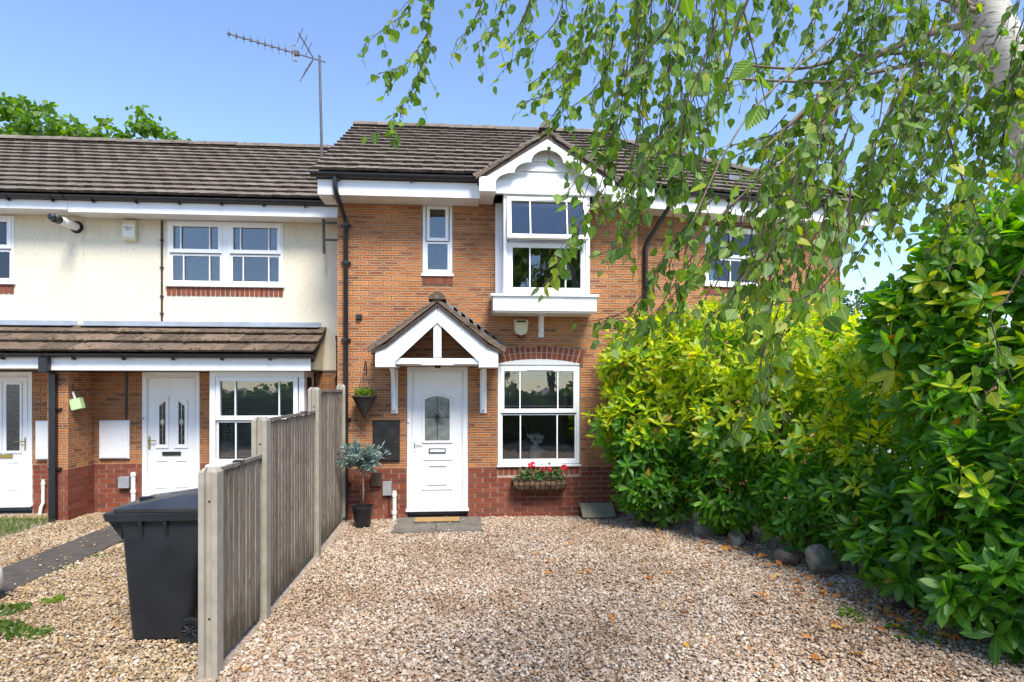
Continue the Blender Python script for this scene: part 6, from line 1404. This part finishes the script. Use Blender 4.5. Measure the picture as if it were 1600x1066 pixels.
def pebble_field(name, label, mat, x0, x1, y0, y1, dens, holes, over=(), seed=1):
    rg = np.random.default_rng(seed); pts = []
    n = int((x1 - x0) * (y1 - y0) * dens); xy = np.stack([rg.uniform(x0, x1, n), rg.uniform(y0, y1, n)], 1)
    keep = np.ones(n, bool); z = rg.uniform(-.006, .012, n) + .010 * (np.sin(xy[:, 0] * 2.1 + 1) * np.sin(xy[:, 1] * 1.7))
    for a, b, c, d in holes: 
        inh = (xy[:, 0] > a) & (xy[:, 0] < b) & (xy[:, 1] > c) & (xy[:, 1] < d); stray = rg.random(n) < .012; keep &= ~inh | stray; z = np.where(inh, .036, z)
    xy, z = xy[keep], z[keep]; n = len(xy)
    me = bpy.data.meshes.new(name); me.from_pydata(np.column_stack([xy, z]).tolist(), [], [])
    at = me.attributes.new('rot', 'FLOAT_VECTOR', 'POINT'); at.data.foreach_set('vector', np.column_stack([rg.normal(0, .35, n), rg.normal(0, .35, n), rg.uniform(0, 6.28, n)]).astype(np.float32).reshape(-1))
    s_ = 0.0088 * np.exp(rg.normal(0, .34, n)); s_ = np.clip(s_, .005, .022); at = me.attributes.new('size', 'FLOAT', 'POINT'); at.data.foreach_set('value', s_.astype(np.float32))
    ix = me.attributes.new('pick', 'INT', 'POINT'); ix.data.foreach_set('value', rg.integers(0, 4, n).astype(np.int32))
    me.materials.append(mat); o = link(name, me); tag(o, label, 'gravel', kind='stuff')
    ng = bpy.data.node_groups.new(name + '_pebbles', 'GeometryNodeTree'); ng.interface.new_socket('Geometry', in_out='INPUT', socket_type='NodeSocketGeometry'); ng.interface.new_socket('Geometry', in_out='OUTPUT', socket_type='NodeSocketGeometry')
    nn, lk = ng.nodes, ng.links; gi = nn.new('NodeGroupInput'); go = nn.new('NodeGroupOutput'); iop = nn.new('GeometryNodeInstanceOnPoints'); g2i = nn.new('GeometryNodeGeometryToInstance')
    for k, sc_ in enumerate(((1.25, .95, .62), (1.0, .9, .7), (1.5, .85, .55), (1.1, 1.05, .5))):
        ico = nn.new('GeometryNodeMeshIcoSphere'); ico.inputs['Subdivisions'].default_value = 2; ico.inputs['Radius'].default_value = 1
        tf_ = nn.new('GeometryNodeTransform'); tf_.inputs['Scale'].default_value = sc_
        sp = nn.new('GeometryNodeSetPosition'); nz = nn.new('ShaderNodeTexNoise'); nz.inputs['Scale'].default_value = 1.1; pos = nn.new('GeometryNodeInputPosition'); ad = nn.new('ShaderNodeVectorMath'); ad.inputs[1].default_value = (k * 7.3, k * 3.1, k)
        sb = nn.new('ShaderNodeVectorMath'); sb.operation = 'SUBTRACT'; sb.inputs[1].default_value = (.5, .5, .5); ml = nn.new('ShaderNodeVectorMath'); ml.operation = 'SCALE'; ml.inputs['Scale'].default_value = .75
        lk.new(pos.outputs[0], ad.inputs[0]); lk.new(ad.outputs[0], nz.inputs['Vector']); lk.new(nz.outputs['Color'], sb.inputs[0]); lk.new(sb.outputs[0], ml.inputs[0]); lk.new(ml.outputs[0], sp.inputs['Offset'])
        ss = nn.new('GeometryNodeSetShadeSmooth'); sm = nn.new('GeometryNodeSetMaterial'); sm.inputs['Material'].default_value = mat
        lk.new(ico.outputs[0], sp.inputs['Geometry']); lk.new(sp.outputs[0], tf_.inputs['Geometry']); lk.new(tf_.outputs[0], ss.inputs['Geometry']); lk.new(ss.outputs[0], sm.inputs['Geometry']); lk.new(sm.outputs[0], g2i.inputs[0])
    def attr(nm, ty):
        a_ = nn.new('GeometryNodeInputNamedAttribute'); a_.data_type = ty; a_.inputs['Name'].default_value = nm; return a_.outputs['Attribute']
    lk.new(gi.outputs[0], iop.inputs['Points']); lk.new(g2i.outputs[0], iop.inputs['Instance']); iop.inputs['Pick Instance'].default_value = True
    lk.new(attr('pick', 'INT'), iop.inputs['Instance Index']); lk.new(attr('size', 'FLOAT'), iop.inputs['Scale'])
    e2r = nn.new('FunctionNodeEulerToRotation'); lk.new(attr('rot', 'FLOAT_VECTOR'), e2r.inputs[0]); lk.new(e2r.outputs[0], iop.inputs['Rotation'])
    lk.new(iop.outputs[0], go.inputs[0]); md = o.modifiers.new('pebbles', 'NODES'); md.node_group = ng
pebble_field('gravel', 'pale pinkish pebbles covering the drive before the brick house', M['pebble_pink'], -1.66, 4.7, 2.7, 8.9, 4000, [(-.985, .23, 8.0, 8.88)], seed=3)
pebble_field('gravel', 'golden yellow pebbles between the cream house and the fence', M['pebble_gold'], -7.4, -1.80, 2.7, 9.6, 3300, [(-4.93, -4.30, 1, 9.2), (-8, -5.9, 8.05, 9.3), (-5.1, -4.15, 9.2, 9.7)], seed=5)
